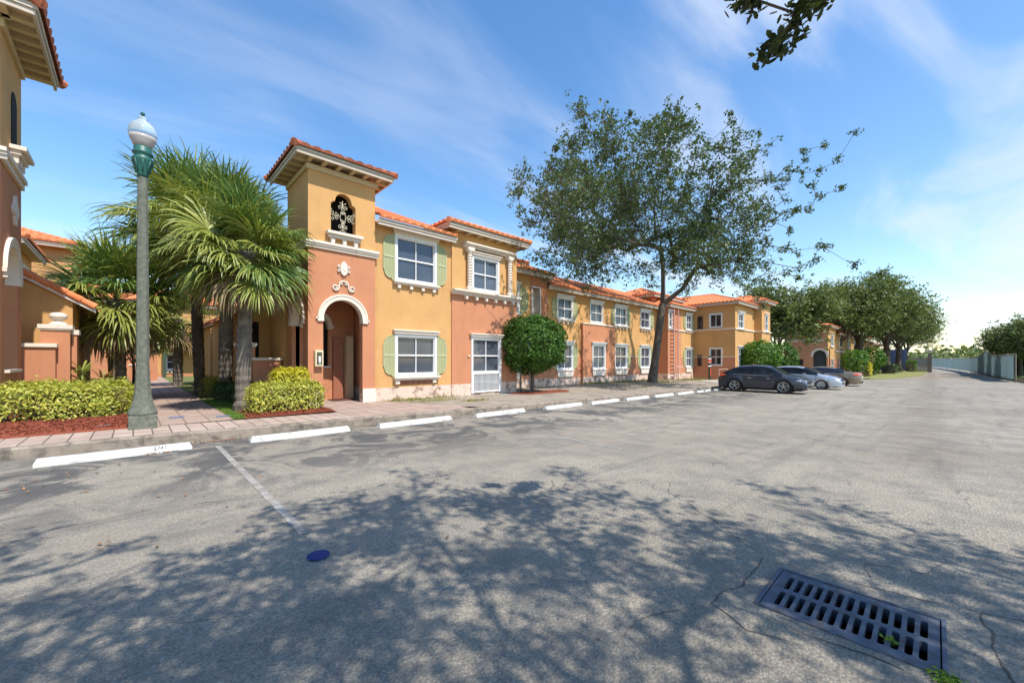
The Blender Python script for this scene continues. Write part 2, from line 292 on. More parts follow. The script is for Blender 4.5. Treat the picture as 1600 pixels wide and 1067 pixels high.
# ------------------------------------------------------------------ object helpers
C = scn.collection
def tag(o, label=None, cat=None, group=None, kind=None):
    if label: o['label'] = label
    if cat: o['category'] = cat
    if group: o['group'] = group
    if kind: o['kind'] = kind
    return o
def thing(name, loc, label, cat, group=None):
    o = bpy.data.objects.new(name, None); C.objects.link(o); o.location = loc; o.empty_display_size = 0.3
    return tag(o, label, cat, group)
class MB:
    def __init__(s, T=None): s.v = []; s.f = []; s.m = []; s.T = T; s.mi = 0
    def pt(s, p):
        if s.T: p = s.T(*p)
        s.v.append(tuple(p)); return len(s.v) - 1
    def face(s, pts, mi=None):
        s.f.append(tuple(s.pt(p) for p in pts)); s.m.append(s.mi if mi is None else mi)
    def box(s, a0, a1, b0, b1, c0, c1, mi=None):
        i = [s.pt(p) for p in ((a0,b0,c0),(a1,b0,c0),(a1,b1,c0),(a0,b1,c0),(a0,b0,c1),(a1,b0,c1),(a1,b1,c1),(a0,b1,c1))]
        for q in ((0,3,2,1),(4,5,6,7),(0,1,5,4),(1,2,6,5),(2,3,7,6),(3,0,4,7)):
            s.f.append(tuple(i[k] for k in q)); s.m.append(s.mi if mi is None else mi)
    def tube(s, pts, rad, n=8, cap=True, mi=None):
        pts = [Vector(p) for p in pts]; rings = []
        rad = rad if isinstance(rad, (list, tuple)) else [rad] * len(pts)
        up = Vector((0.13, 0.21, 0.97))
        for k, p in enumerate(pts):
            d = (pts[min(k+1, len(pts)-1)] - pts[max(k-1, 0)]); d = d.normalized() if d.length > 1e-9 else Vector((0,0,1))
            a = d.cross(up); a = a.normalized() if a.length > 0.05 else d.cross(Vector((1,0,0))).normalized(); b = d.cross(a)
            rings.append([s.pt(p + (a * math.cos(2*math.pi*j/n) + b * math.sin(2*math.pi*j/n)) * rad[k]) for j in range(n)])
        mi = s.mi if mi is None else mi
        for r0, r1 in zip(rings, rings[1:]):
            for j in range(n): s.f.append((r0[j], r0[(j+1)%n], r1[(j+1)%n], r1[j])); s.m.append(mi)
        if cap: s.f.append(tuple(rings[0][::-1])); s.m.append(mi); s.f.append(tuple(rings[-1])); s.m.append(mi)
    def lathe(s, cx, cy, prof, n=24, mi=None, ph=0.0):
        rings = [[s.pt((cx + r*math.cos(2*math.pi*j/n+ph), cy + r*math.sin(2*math.pi*j/n+ph), z)) for j in range(n)] for r, z in prof]
        mi = s.mi if mi is None else mi
        for r0, r1 in zip(rings, rings[1:]):
            for j in range(n): s.f.append((r0[j], r0[(j+1)%n], r1[(j+1)%n], r1[j])); s.m.append(mi)
        s.f.append(tuple(rings[0][::-1])); s.m.append(mi); s.f.append(tuple(rings[-1])); s.m.append(mi)
    def prism(s, poly, w0, w1, mi=None):
        """poly of (u,z), extruded along w; call as pt(u,w,z)"""
        n = len(poly); a = [s.pt((u, w0, z)) for u, z in poly]; b = [s.pt((u, w1, z)) for u, z in poly]
        mi = s.mi if mi is None else mi
        s.f.append(tuple(a)); s.m.append(mi); s.f.append(tuple(b[::-1])); s.m.append(mi)
        for k in range(n): s.f.append((a[k], b[k], b[(k+1)%n], a[(k+1)%n])); s.m.append(mi)
    def build(s, name, mats, parent=None, smooth=False, bevel=0.0, world=True):
        me = bpy.data.meshes.new(name); me.from_pydata(s.v, [], s.f)
        mats = mats if isinstance(mats, (list, tuple)) else [mats]
        for m in mats: me.materials.append(m)
        if len(mats) > 1: me.polygons.foreach_set('material_index', s.m)
        if smooth: me.polygons.foreach_set('use_smooth', [True] * len(s.f))
        me.update()
        o = bpy.data.objects.new(name, me); C.objects.link(o)
        if parent:
            o.parent = parent
            if parent.type == 'EMPTY' and world: o.location = -parent.location
        if bevel:
            b = o.modifiers.new('bevel', 'BEVEL'); b.width = bevel; b.segments = 2; b.limit_method = 'ANGLE'; b.angle_limit = R(40)
        return o
def frame(ox, oy, d, n):
    return lambda u, w, z: (ox + u*d[0] + w*n[0], oy + u*d[1] + w*n[1], z)
def front(Y): return frame(0, Y, (1, 0), (0, -1))             # u = world X, w = out of the wall towards the street
def side_left(X): return frame(X, 0, (0, -1), (-1, 0))         # wall facing -X, u = -Y
def side_right(X): return frame(X, 0, (0, 1), (1, 0))          # wall facing +X, u = Y

def wall(mb, u0, u1, z0, z1, ops, bands, depth=0.14, thick=0.0):
    """wall with openings.  ops: (ua, ub, bot, top) with bot/top numbers or functions of u.  bands: [(ztop, mat index)]"""
    fn = lambda f, u: f(u) if callable(f) else f
    cuts = {u0, u1}
    for a, b, bo, to in ops:
        cuts |= {a, b}
        if callable(to) or callable(bo):
            k = 20
            for i in range(1, k): cuts.add((a+b)/2 - math.cos(math.pi*i/k) * (b-a)/2)
    cuts = sorted(c for c in cuts if u0 - 1e-6 <= c <= u1 + 1e-6)
    for a, b in zip(cuts, cuts[1:]):
        if b - a < 1e-5: continue
        e = 1e-6
        inn = sorted([o for o in ops if o[0] - 1e-6 <= a and b <= o[1] + 1e-6], key=lambda o: fn(o[2], (a+b)/2))
        segs = []; la = lb = z0
        for o in inn:
            segs.append((la, lb, fn(o[2], a+e), fn(o[2], b-e))); la, lb = fn(o[3], a+e), fn(o[3], b-e)
            mb.face([(a, 0, la), (b, 0, lb), (b, -depth, lb), (a, -depth, la)], bands[-1][1] if la > bands[0][0] else bands[0][1])
            ba, bb = fn(o[2], a+e), fn(o[2], b-e)
            if ba > z0 + 0.01: mb.face([(a, 0, ba), (b, 0, bb), (b, -depth, bb), (a, -depth, ba)])
        segs.append((la, lb, z1, z1))
        for s0, s1, t0, t1 in segs:
            lo = -1e9
            for zt, mi in bands:
                p0, p1, q0, q1 = max(s0, lo), max(s1, lo), min(t0, zt), min(t1, zt)
                if q0 > p0 + 1e-6 or q1 > p1 + 1e-6:
                    q0, q1 = max(q0, p0), max(q1, p1)
                    mb.face([(a, 0, p0), (b, 0, p1), (b, 0, q1), (a, 0, q0)], mi)
                lo = zt
    for o in ops:
        for uu, s in ((o[0], 1), (o[1], -1)):
            b_, t_ = fn(o[2], uu + s*1e-6), fn(o[3], uu + s*1e-6); lo = -1e9
            for zt, mi in bands:
                p, q = max(b_, lo), min(t_, zt)
                if q > p: mb.face([(uu, 0, p), (uu, -depth, p), (uu, -depth, q), (uu, 0, q)], mi)
                lo = zt

def window(root, T, u0, u1, z0, z1, head=True, sill='dentil', cols=2, rows=2, shut=(0, 0), glass=None, bars=False, fmat=None, grille=None):
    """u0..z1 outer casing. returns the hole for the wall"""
    glass = glass or GLS; cw = 0.09; fmat = fmat or WHT
    m = MB(T)
    a0, a1, b0, b1 = u0 + cw, u1 - cw, z0 + 0.09, z1 - 0.1
    m.box(u0, a0, -0.10, 0.045, z0, z1); m.box(a1, u1, -0.10, 0.045, z0, z1)
    m.box(a0, a1, -0.10, 0.045, b1, z1); m.box(a0, a1, -0.10, 0.045, z0, b0)
    iw = 0.035
    m.box(a0, a0+iw, -0.10, 0.0, b0, b1); m.box(a1-iw, a1, -0.10, 0.0, b0, b1)
    m.box(a0+iw, a1-iw, -0.10, 0.0, b1-iw, b1); m.box(a0+iw, a1-iw, -0.10, 0.0, b0, b0+iw)
    for k in range(1, cols):
        u = a0 + (a1-a0)*k/cols; m.box(u-0.016, u+0.016, -0.10, -0.025, b0+iw, b1-iw)
    for k in range(1, rows):
        z = b0 + (b1-b0)*k/rows; m.box(a0+iw, a1-iw, -0.098, -0.012, z-0.026, z+0.026)
    f = m.build('window', fmat, root)
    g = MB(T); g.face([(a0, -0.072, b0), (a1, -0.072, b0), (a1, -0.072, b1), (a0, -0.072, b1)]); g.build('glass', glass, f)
    if head:
        h = MB(T); h.box(u0-0.05, u1+0.05, 0.0, 0.11, z1+0.002, z1+0.09); h.box(u0-0.09, u1+0.09, 0.0, 0.155, z1+0.09, z1+0.14)
        h.build('window_head', CRM if head == 'cream' else WHT, f, bevel=0.008)
    if sill == 'dentil':
        h = MB(T); h.box(u0-0.09, u1+0.09, 0.0, 0.17, z0-0.06, z0-0.002); h.box(u0-0.05, u1+0.05, 0.0, 0.13, z0-0.12, z0-0.06)
        n = 4
        for k in range(n):
            u = u0 + 0.14 + (u1-u0-0.28)*k/(n-1); h.box(u-0.06, u+0.06, 0.0, 0.10, z0-0.25, z0-0.12)
        h.build('window_sill', CRM, f, bevel=0.008)
    elif sill == 'slab':
        h = MB(T); h.box(u0-0.08, u1+0.08, 0.0, 0.19, z0-0.07, z0-0.002); h.box(u0-0.04, u1+0.04, 0.0, 0.14, z0-0.14, z0-0.07); h.box(u0, u0+0.16, 0.0, 0.10, z0-0.27, z0-0.14); h.box(u1-0.20, u1-0.06, 0.0, 0.10, z0-0.27, z0-0.14)
        h.build('window_sill', CRM, f, bevel=0.008); h = MB(T); h.box(u0+0.17, u1-0.21, 0.002, 0.03, z0-0.30, z0-0.15); h.build('worn_patch', mat('bare_brick_patch', (0.30, 0.13, 0.08), 0.95, 0.4, 9, 0.5), f)
    elif sill == 'apron':
        h = MB(T); h.box(u0-0.06, u1+0.06, 0.0, 0.13, z0-0.06, z0-0.002)
        h.prism([(u0-0.02, z0-0.06), (u1+0.02, z0-0.06), (u1-0.05, z0-0.42), (u0+0.05, z0-0.42)], 0.0, 0.09)
        h.build('window_sill', CRM, f, bevel=0.006)
    elif sill == 'plain':
        h = MB(T); h.box(u0-0.07, u1+0.07, 0.0, 0.13, z0-0.08, z0-0.002); h.build('window_sill', CRM, f, bevel=0.008)
    for sgn, on in ((-1, shut[0]), (1, shut[1])):
        if not on: continue
        wd = on if on < 0.9 else 0.42
        ui = u0 - 0.02 if sgn < 0 else u1 + 0.02; uo = ui + sgn*wd; za, zb = z0 + 0.02, z1 - 0.04
        mid = (za+zb)/2; prof = [(ui, mid)]
        def quad_(zc, s):      # scalloped outer corner
            q = []
            q.append((ui, zc)); q.append((ui + sgn*wd*0.22, zc)); q.append((ui + sgn*wd*0.28, zc - s*0.05))
            for k in range(0, 6):
                a = math.pi/2 * k/5; q.append((ui + sgn*wd*(0.36 + 0.55*math.sin(a)), zc - s*(0.05 + 0.26*(1-math.cos(a)))))
            q.append((uo, zc - s*0.36)); return q
        top = quad_(zb, 1); bot = quad_(za, -1)
        poly = top + bot[::-1]
        sm = MB(T); sm.prism(poly, 0.004, 0.035, 0)
        cu = sum(p[0] for p in poly)/len(poly)
        for p, q in zip(poly, poly[1:] + poly[:1]):              # raised border
            def ins(r): return (r[0] + (cu - r[0])*0.16, r[1] + (mid - r[1])*0.035)
            pi_, qi_ = ins(p), ins(q)
            sm.face([(p[0], 0.048, p[1]), (q[0], 0.048, q[1]), (qi_[0], 0.048, qi_[1]), (pi_[0], 0.048, pi_[1])], 1)
            sm.face([(pi_[0], 0.048, pi_[1]), (qi_[0], 0.048, qi_[1]), (qi_[0], 0.036, qi_[1]), (pi_[0], 0.036, pi_[1])], 1)
            sm.face([(p[0], 0.048, p[1]), (q[0], 0.048, q[1]), (q[0], 0.034, q[1]), (p[0], 0.034, p[1])], 1)
        lo_, hi_ = min(ui, uo) + wd*0.08, max(ui, uo) - wd*0.08
        sm.box(lo_, hi_, 0.036, 0.052, mid-0.03, mid+0.03, 1)
        for k in (1, 2):
            u = ui + sgn*wd*k/3; sm.box(u-0.006, u+0.006, 0.036, 0.040, za+0.12, mid-0.03, 1); sm.box(u-0.006, u+0.006, 0.036, 0.040, mid+0.03, zb-0.12, 1)
        sm.build('shutter', [GRN, GRD], root)
    return (u0+0.02, u1-0.02, z0+0.02, z1-0.02)

def tiles(mb, A, e, d, L, m, pitch, hipa=True, hipb=True, p=0.31, course=0.38, amp=0.075):
    """clay barrel tiles on one roof slope.  A eave corner, e along the eave, d inwards (plan), m plan depth"""
    A = Vector(A); e = Vector(e).to_3d(); d = Vector(d).to_3d()
    cp, sp = math.cos(pitch), math.sin(pitch)
    up = d*cp + Vector((0,0,sp)); nn = Vector((0,0,cp)) - d*sp
    nt_ = max(2, round(L/p)); per = L/nt_; sub = 8; cols = []
    rows = []; k = 0; ml = m/cp
    while k*course < ml:
        rows.append((k*course, 0.022)); rows.append((min((k+1)*course, ml) - 0.002, 0.0)); k += 1
    for i in range(nt_*sub + 1):
        t = i*per/sub; lim = m
        if hipa: lim = min(lim, t)
        if hipb: lim = min(lim, L - t)
        lim = max(lim, 0)/cp
        ph = (i % sub)/sub; h = amp*abs(math.cos(math.pi*ph))**0.8 if True else 0
        jig = 0.012*(rnd.random()-0.5) if i % sub == 0 else 0
        col = []
        for s, lift in rows:
            s2 = min(s, lim); col.append(mb.pt(A + e*t + up*(s2 + (jig if s < 0.01 else 0)) + nn*(h + lift*(1.0 if s <= lim else 0))))
        cols.append((col, lim, mb.pt(A + e*t + nn*(-0.01))))
    for (c0, l0, b0), (c1, l1, b1) in zip(cols, cols[1:]):
        mb.f.append((b0, b1, c1[0], c0[0])); mb.m.append(mb.mi)
        for j in range(len(rows)-1):
            if rows[j][0] >= max(l0, l1): break
            mb.f.append((c0[j], c1[j], c1[j+1], c0[j+1])); mb.m.append(mb.mi)

def ridge(mb, A, B, r=0.10, seg=0.38):
    A, B = Vector(A), Vector(B); L = (B-A).length; n = max(1, round(L/seg)); d = (B-A)/n
    for k in range(n): mb.tube([A + d*k - d*0.06, A + d*(k+1)], [r*1.08, r*0.9], 8)

def roof_block(root, x0, x1, y0, y1, ze, o=0.4, pitch=23, hipl=True, hipr=True, back=True, tails=None, tm=None, ol=None, orr=None, fz=0.16):
    """hip roof over x0..x1, y0..y1; ze = lower edge of the fascia"""
    tm = tm or TIL; P = R(pitch); ol = o if ol is None else ol; orr = o if orr is None else orr
    X0, X1, Y0, Y1 = x0-ol, x1+orr, y0-o, y1+(o if back else 0); zt = ze + fz + 0.06
    W, D = X1-X0, Y1-Y0; m = D/2 if not (hipl and hipr) else min(W, D)/2
    if not back: m = min(D, W/2) if (hipl and hipr) else D
    r = MB(); ov = 0.09; t = math.tan(P)
    eX0, eX1, eY0, eY1 = X0-ov*(1 if hipl else 0), X1+ov*(1 if hipr else 0), Y0-ov, Y1+ov
    tiles(r, (eX0, eY0, zt), (1,0), (0,1), eX1-eX0, m+ov, P, hipl, hipr)
    if back: tiles(r, (eX1, eY1, zt), (-1,0), (0,-1), eX1-eX0, m+ov, P, hipr, hipl)
    if hipl: tiles(r, (eX0, eY1, zt), (0,-1), (1,0), eY1-eY0, m+ov, P, back, True)
    if hipr: tiles(r, (eX1, eY0, zt), (0,1), (-1,0), eY1-eY0, m+ov, P, True, back)
    mm = m+ov; zr = zt + mm*t + 0.03; lx = eX0+mm if hipl else eX0; rx = eX1-mm if hipr else eX1; cy = eY0+mm
    if rx > lx + 0.1: ridge(r, (lx, cy, zr), (rx, cy, zr))
    if hipl: ridge(r, (eX0+0.02, eY0+0.02, zt+0.03), (lx, cy, zr))
    if hipr: ridge(r, (eX1-0.02, eY0+0.02, zt+0.03), (rx, cy, zr))
    if back:
        if hipl: ridge(r, (eX0, eY1, zt+0.03), (lx, eY1-mm, zr))
        if hipr: ridge(r, (eX1, eY1, zt+0.03), (rx, eY1-mm, zr))
        if D > W and hipl and hipr: ridge(r, (lx, cy, zr), (lx, eY1-mm, zr))
    rf = r.build('roof', tm, root)
    f = MB(); th = 0.05
    def board(xa, xb, ya, yb): f.box(xa, xb, ya, yb, ze, zt)
    board(X0, X1, Y0, Y0+th); f.box(X0-0.03, X1+0.03, Y0-0.03, Y0-0.001, ze+0.10, zt-0.01)
    if hipl: board(X0, X0+th, Y0+th, Y1); f.box(X0-0.03, X0-0.001, Y0, Y1, ze+0.10, zt-0.01)
    if hipr: board(X1-th, X1, Y0+th, Y1); f.box(X1+0.001, X1+0.03, Y0, Y1, ze+0.10, zt-0.01)
    f.build('fascia', FAS, rf)
    s = MB(); s.box(X0+th, X1-th, Y0+th, Y1, ze+0.10, ze+0.13); s.build('soffit', SOF, rf)
    if tails:
        k0 = int((X1-X0)/tails)
        for k in range(1, k0+1):
            x = X0 + (X1-X0)*k/(k0+1); q = MB(); q.box(x-0.055, x+0.055, Y0+th, y0, ze-0.02, ze+0.10); q.build('rafter_tail', SOF, rf)
        if hipl:
            k0 = int((Y1-Y0)/tails)
            for k in range(1, k0+1):
                y = Y0 + (Y1-Y0)*k/(k0+1); q = MB(); q.box(X0+th, x0, y-0.055, y+0.055, ze-0.02, ze+0.10); q.build('rafter_tail', SOF, rf)
        if hipr:
            for k in range(1, k0+1):
                y = Y0 + (Y1-Y0)*k/(k0+1); q = MB(); q.box(x1, X1-th, y-0.055, y+0.055, ze-0.02, ze+0.10); q.build('rafter_tail', SOF, rf)
    return rf

def moulding(root, T, u0, u1, z0, z1, out=0.12, name='cornice', mt=None):
    m = MB(T); h = z1-z0
    m.box(u0, u1, 0.0, out*0.45, z0, z0+h*0.35); m.box(u0, u1, 0.0, out*0.75, z0+h*0.35, z0+h*0.62); m.box(u0, u1, 0.0, out, z0+h*0.62, z1)
    return m.build(name, mt or CRM, root, bevel=0.01)
def arch_top(uc, r, zs): return lambda u: zs + math.sqrt(max(0, r*r - (u-uc)**2))
def arch_trim(root, T, uc, r, zs, wd=0.17, out=0.06, drop=0.14, name='arch_trim', mt=None, foot=0.05):
    m = MB(T); n = 26
    P = lambda rr, a: (uc + rr*math.cos(a), zs + rr*math.sin(a))
    for k in range(n):
        a, b = math.pi*k/n, math.pi*(k+1)/n
        for r0, r1, w_ in ((r-0.01, r+wd*0.68, out*0.7), (r+wd*0.68, r+wd, out)):
            p = [P(r0, a), P(r1, a), P(r1, b), P(r0, b)]
            m.face([(u, w_, z) for u, z in p])
            m.face([(p[1][0], 0, p[1][1]), (p[2][0], 0, p[2][1]), (p[2][0], w_, p[2][1]), (p[1][0], w_, p[1][1])])
            m.face([(p[0][0], -0.22, p[0][1]), (p[3][0], -0.22, p[3][1]), (p[3][0], w_, p[3][1]), (p[0][0], w_, p[0][1])])
    for s in (-1, 1):
        a, b = sorted((uc+s*(r-0.01), uc+s*(r+wd))); m.box(a, b, -0.22 if False else 0.0, out, zs-drop, zs)
        a, b = sorted((uc+s*(r-0.01), uc+s*(r+0.004))); m.box(a, b, -0.22, 0.0, zs-drop, zs)
        a, b = sorted((uc+s*(r+wd-0.02), uc+s*(r+wd+foot))); m.box(a, b, 0.0, out, zs-drop*0.35, zs+0.03)
    return m.build(name, mt or CRM, root)

# ------------------------------------------------------------------ ground
def gz(X): return -0.01*min(max(X, 0), 90)
def zb(X): return 0.20 - 0.006*min(max(X, 0), 45)          # ground along the buildings
def sheet(name, poly_xs, yfun0, yfun1, z, m, ny=1, hole=None, zf=None):
    mb = MB(); zf = zf or gz
    for a, b in zip(poly_xs, poly_xs[1:]):
        for j in range(ny):
            def y(x, k): return yfun0(x) + (yfun1(x)-yfun0(x))*k/ny
            mb.face([(a, y(a,j), zf(a)+z), (b, y(b,j), zf(b)+z), (b, y(b,j+1), zf(b)+z), (a, y(a,j+1), zf(a)+z)])
    return mb.build(name, m)
HX0, HX1, HY0, HY1 = 2.93, 3.58, -0.05, 0.81               # the drain opening
def holed(name, x0, x1, y0, y1, z, m, xs):
    mb = MB()
    def q(a, b, c, d):
        cuts = [a] + [x for x in xs if a < x < b] + [b]
        for p, r_ in zip(cuts, cuts[1:]): mb.face([(p, c, gz(p)+z), (r_, c, gz(r_)+z), (r_, d, gz(r_)+z), (p, d, gz(p)+z)])
    q(x0, HX0, y0, y1); q(HX1, x1, y0, y1); q(HX0, HX1, y0, HY0); q(HX0, HX1, HY1, y1)
    return mb.build(name, m)
tag(holed('ground', -400, 900, -400, 500, -0.05, GRS, [0, 90]), kind='structure')
tag(holed('road', -80, 400, -6.2, 9.9, 0.0, ASP, [0, 41, 62, 90]), kind='structure')
sd_ = MB(); sd_.face([(42, 9.9, gz(42)), (60, 9.9, gz(60)), (60, 60, gz(60)), (42, 60, gz(42))]); tag(sd_.build('side_road', ASP), kind='structure')
# verge lawn beyond the side street
lw = MB(); lp = [(60.5, 9.9), (60.5, 5.0), (62, 4.1), (66, 3.6), (90, 1.4), (125, 0.8), (170, 3.5), (300, 18), (300, 60), (60.5, 60)]
lw.v = [(x, y, gz(x)+0.12) for x, y in lp] + [(x, y, gz(x)-0.02) for x, y in lp]
lw.f = [tuple(range(len(lp)))[::-1]] + [(i, (i+1) % len(lp), (i+1) % len(lp)+len(lp), i+len(lp)) for i in range(len(lp))]; lw.m = [0]*len(lw.f)
tag(lw.build('verge', mat('dry_verge_grass', (0.28, 0.27, 0.10), 0.95, 0.2, 1.5, 0.5, 60, col2=(0.17, 0.19, 0.06))), kind='structure')
def yk(x):                                                   # kerb line
    pts = [(-80, 9.92), (-1.5, 9.85), (4, 9.62), (12, 9.28), (42, 9.3)]
    for (a, ya), (b, yb) in zip(pts, pts[1:]):
        if x <= b: return ya + (yb-ya)*(x-a)/(b-a)
    return pts[-1][1]
KH = 0.19
kx = [-80, -40, -20, -10, -5, -1.5, 0, 2, 4, 6, 8, 10, 12, 15, 18, 21, 24, 27, 30, 33, 36, 39, 41.5]
kb = MB()
prof = [(0.0, -0.03), (0.0, KH-0.03), (0.03, KH), (0.16, KH), (0.16, -0.03)]
fine = []
for a, b in zip(kx, kx[1:]):
    n = max(1, int((b-a)/0.5)) if a > -6 else 1
    fine += [a + (b-a)*k/n for k in range(n)]
fine.append(kx[-1])
rings = [[kb.pt((x, yk(x)+dy + 0.012*noise.noise(Vector((x*2, dy*3, 1))), gz(x)+dz + (0.012*noise.noise(Vector((x*1.7, 4, dy))) if dz > 0 else 0))) for dy, dz in prof] for x in fine]
for r0, r1 in zip(rings, rings[1:]):
    for j in range(4): kb.f.append((r0[j], r1[j], r1[j+1], r0[j+1])); kb.m.append(0)
tag(kb.build('kerb', KRB), kind='structure')
# joints in the kerb are real gaps: thin dark fillers
# pavement behind the kerb
tag(sheet('pavement', [x for x in kx if x <= 4.0], lambda x: yk(x)+0.16, lambda x: 11.12, KH-0.004, PA2), kind='structure')
def zpl(x, y):   # plaza surface height: kerb top at the kerb rising/falling to the building base
    t = min(1, max(0, (y - 9.6)/3.4)); a = gz(x)+KH-0.004; return a + (zb(x)+0.0 - a)*t
def plaza(name, xs, y0f, y1f, m, ny=6, dz=0.0):
    mb = MB()
    g = [[mb.pt((x, y0f(x)+(y1f(x)-y0f(x))*j/ny, zpl(x, y0f(x)+(y1f(x)-y0f(x))*j/ny)+dz)) for j in range(ny+1)] for x in xs]
    for c0, c1 in zip(g, g[1:]):
        for j in range(ny): mb.f.append((c0[j], c1[j], c1[j+1], c0[j+1])); mb.m.append(0)
    return tag(mb.build(name, m), kind='structure')
pv = MB(); pv.face([(0.2, 11.12, 0.188), (1.7, 11.12, 0.188), (1.7, 46, 0.19), (0.2, 46, 0.19)]); tag(pv.build('path', PAV), kind='structure')
plaza('entrance_paving', [4.0, 4.6, 5.3, 6.0, 6.6, 7.4], lambda x: yk(x)+0.16, lambda x: 15.2 if x < 6.0 else 13.12 if x < 6.2 else 13.12 - (x-6.0)*1.9, PAV)
plaza('sidewalk', [6.0, 6.6, 7.4, 8, 10, 12, 15, 18, 21, 24, 27, 30, 33, 36, 39, 41.5], lambda x: 13.0-(x-6.0)*1.9 if x < 7.5 else yk(x)+0.16, lambda x: 15.4, SWK, dz=-0.012)
# planting beds (left of path, right of path) slightly mounded
def mound(name, x0, x1, y0, y1, z0, zc, m, seed=1):
    mb = MB(); nx, ny = max(4, int((x1-x0)/0.12)), max(4, int((y1-y0)/0.12)); g = []
    for i in range(nx+1):
        row = []
        for j in range(ny+1):
            x = x0+(x1-x0)*i/nx; y = y0+(y1-y0)*j/ny; e = min(1, (y-y0)/0.7, (x-x0)/0.35, (x1-x)/0.35)
            row.append(mb.pt((x, y, z0 + (zc-z0)*math.sin(max(0, e)*math.pi/2) + 0.02*noise.noise(Vector((x*6, y*6, seed)))*(1 if e > 0 else 0))))
        g.append(row)
    for a, b in zip(g, g[1:]):
        for j in range(ny): mb.f.append((a[j], b[j], b[j+1], a[j+1])); mb.m.append(0)
    return tag(mb.build(name, m, smooth=True), kind='structure')
mound('mulch_bed', -9, 0.2, 11.12, 13.6, 0.185, 0.40, MUL)
mound('mulch_bed', 1.9, 4.0, 11.14, 12.99, 0.185, 0.27, MUL, 5)
gl = MB(); gl.face([(-9, 13.6, 0.36), (0.2, 13.6, 0.2), (0.2, 46, 0.19), (-9, 46, 0.19)]); tag(gl.build('courtyard_lawn', GRS), kind='structure')
gl = MB(); gl.face([(1.7, 11.2, 0.18), (4.0, 11.2, 0.18), (4.0, 46, 0.185), (1.7, 46, 0.185)]); tag(gl.build('courtyard_lawn', GRS), kind='structure')
mb = MB()
for i in range(14):
    a0, a1 = 2*math.pi*i/14, 2*math.pi*(i+1)/14
    r0, r1 = 1+0.12*math.sin(5*a0), 1+0.12*math.sin(5*a1)
    p = [(13.6+1.9*r0*math.cos(a0), 12.35+0.62*r0*math.sin(a0)), (13.6+1.9*r1*math.cos(a1), 12.35+0.62*r1*math.sin(a1))]
    mb.face([(13.6, 12.35, zpl(13.6, 12.35)+0.06), (*p[0], zpl(*p[0])-0.005), (*p[1], zpl(*p[1])-0.005)])
tag(mb.build('mulch_bed', MUL), kind='structure')
# pale concrete walk towards the far entrance, dusty ground
mb = MB()
for k in range(6):
    a, b = 31+k, 32+k; mb.face([(a, 11.0, zpl(a, 11.0)+0.012), (b, 11.0, zpl(b, 11.0)+0.012), (b, 12.3, zpl(b, 12.3)+0.012), (a, 12.3, zpl(a, 12.3)+0.012)])
tag(mb.build('concrete_walk', SLB), kind='structure')
# asphalt patch around the drain, with its dark crack line
po = [(2.30, 1.30), (2.62, 1.22), (2.72, 1.36), (3.30, 1.22), (3.82, 1.18), (3.95, 0.72), (3.86, 0.30), (4.02, -0.10), (3.90, -0.55), (2.7, -0.6), (2.42, -0.2), (2.55, 0.30), (2.42, 0.72)]
def ring(name, poly, z, m):
    mb = MB(); inner = [(HX0-0.004, HY1+0.004), (HX1+0.004, HY1+0.004), (HX1+0.004, HY0-0.004), (HX0-0.004, HY0-0.004)]
    import math as _m
    cx, cy = (HX0+HX1)/2, (HY0+HY1)/2
    def ray(a):                                # distance to inner rectangle
        dx, dy = _m.cos(a), _m.sin(a); hx, hy = (HX1-HX0)/2+0.004, (HY1-HY0)/2+0.004
        t = min(hx/abs(dx) if abs(dx) > 1e-9 else 9e9, hy/abs(dy) if abs(dy) > 1e-9 else 9e9); return (cx+dx*t, cy+dy*t)
    def out_(a):
        best = None
        for (x0, y0), (x1, y1) in zip(poly, poly[1:]+poly[:1]):
            dx, dy = _m.cos(a), _m.sin(a); ex, ey = x1-x0, y1-y0; det = dx*(-ey)+dy*ex
            if abs(det) < 1e-9: continue
            t = ((x0-cx)*(-ey)+(y0-cy)*ex)/det; s = (dx*(y0-cy)-dy*(x0-cx))/det
            if t > 0 and -1e-6 <= s <= 1+1e-6: best = t if best is None else max(best, t)
        return (cx+_m.cos(a)*best, cy+_m.sin(a)*best)
    angs = sorted(set([2*_m.pi*k/90 for k in range(90)] + [_m.atan2(y-cy, x-cx) % (2*_m.pi) for x, y in inner]))
    P = [(ray(a), out_(a)) for a in angs]
    for (i0, o0), (i1, o1) in zip(P, P[1:]+P[:1]): mb.face([(*i0, gz(i0[0])+z), (*o0, gz(o0[0])+z), (*o1, gz(o1[0])+z), (*i1, gz(i1[0])+z)])
    return tag(mb.build(name, m), kind='structure')
def rough(poly, k, amp, seed):
    q = []
    for (x0, y0), (x1, y1) in zip(poly, poly[1:]+poly[:1]):
        for i in range(k):
            t = i/k; x, y = x0+(x1-x0)*t, y0+(y1-y0)*t
            q.append((x + amp*noise.noise(Vector((x*7, y*7, seed))), y + amp*noise.noise(Vector((x*7, y*7, seed+9)))))
    return q
CRK = mat('crack_dark', (0.09, 0.08, 0.07), 0.95, 0.3, 8, 0.3)
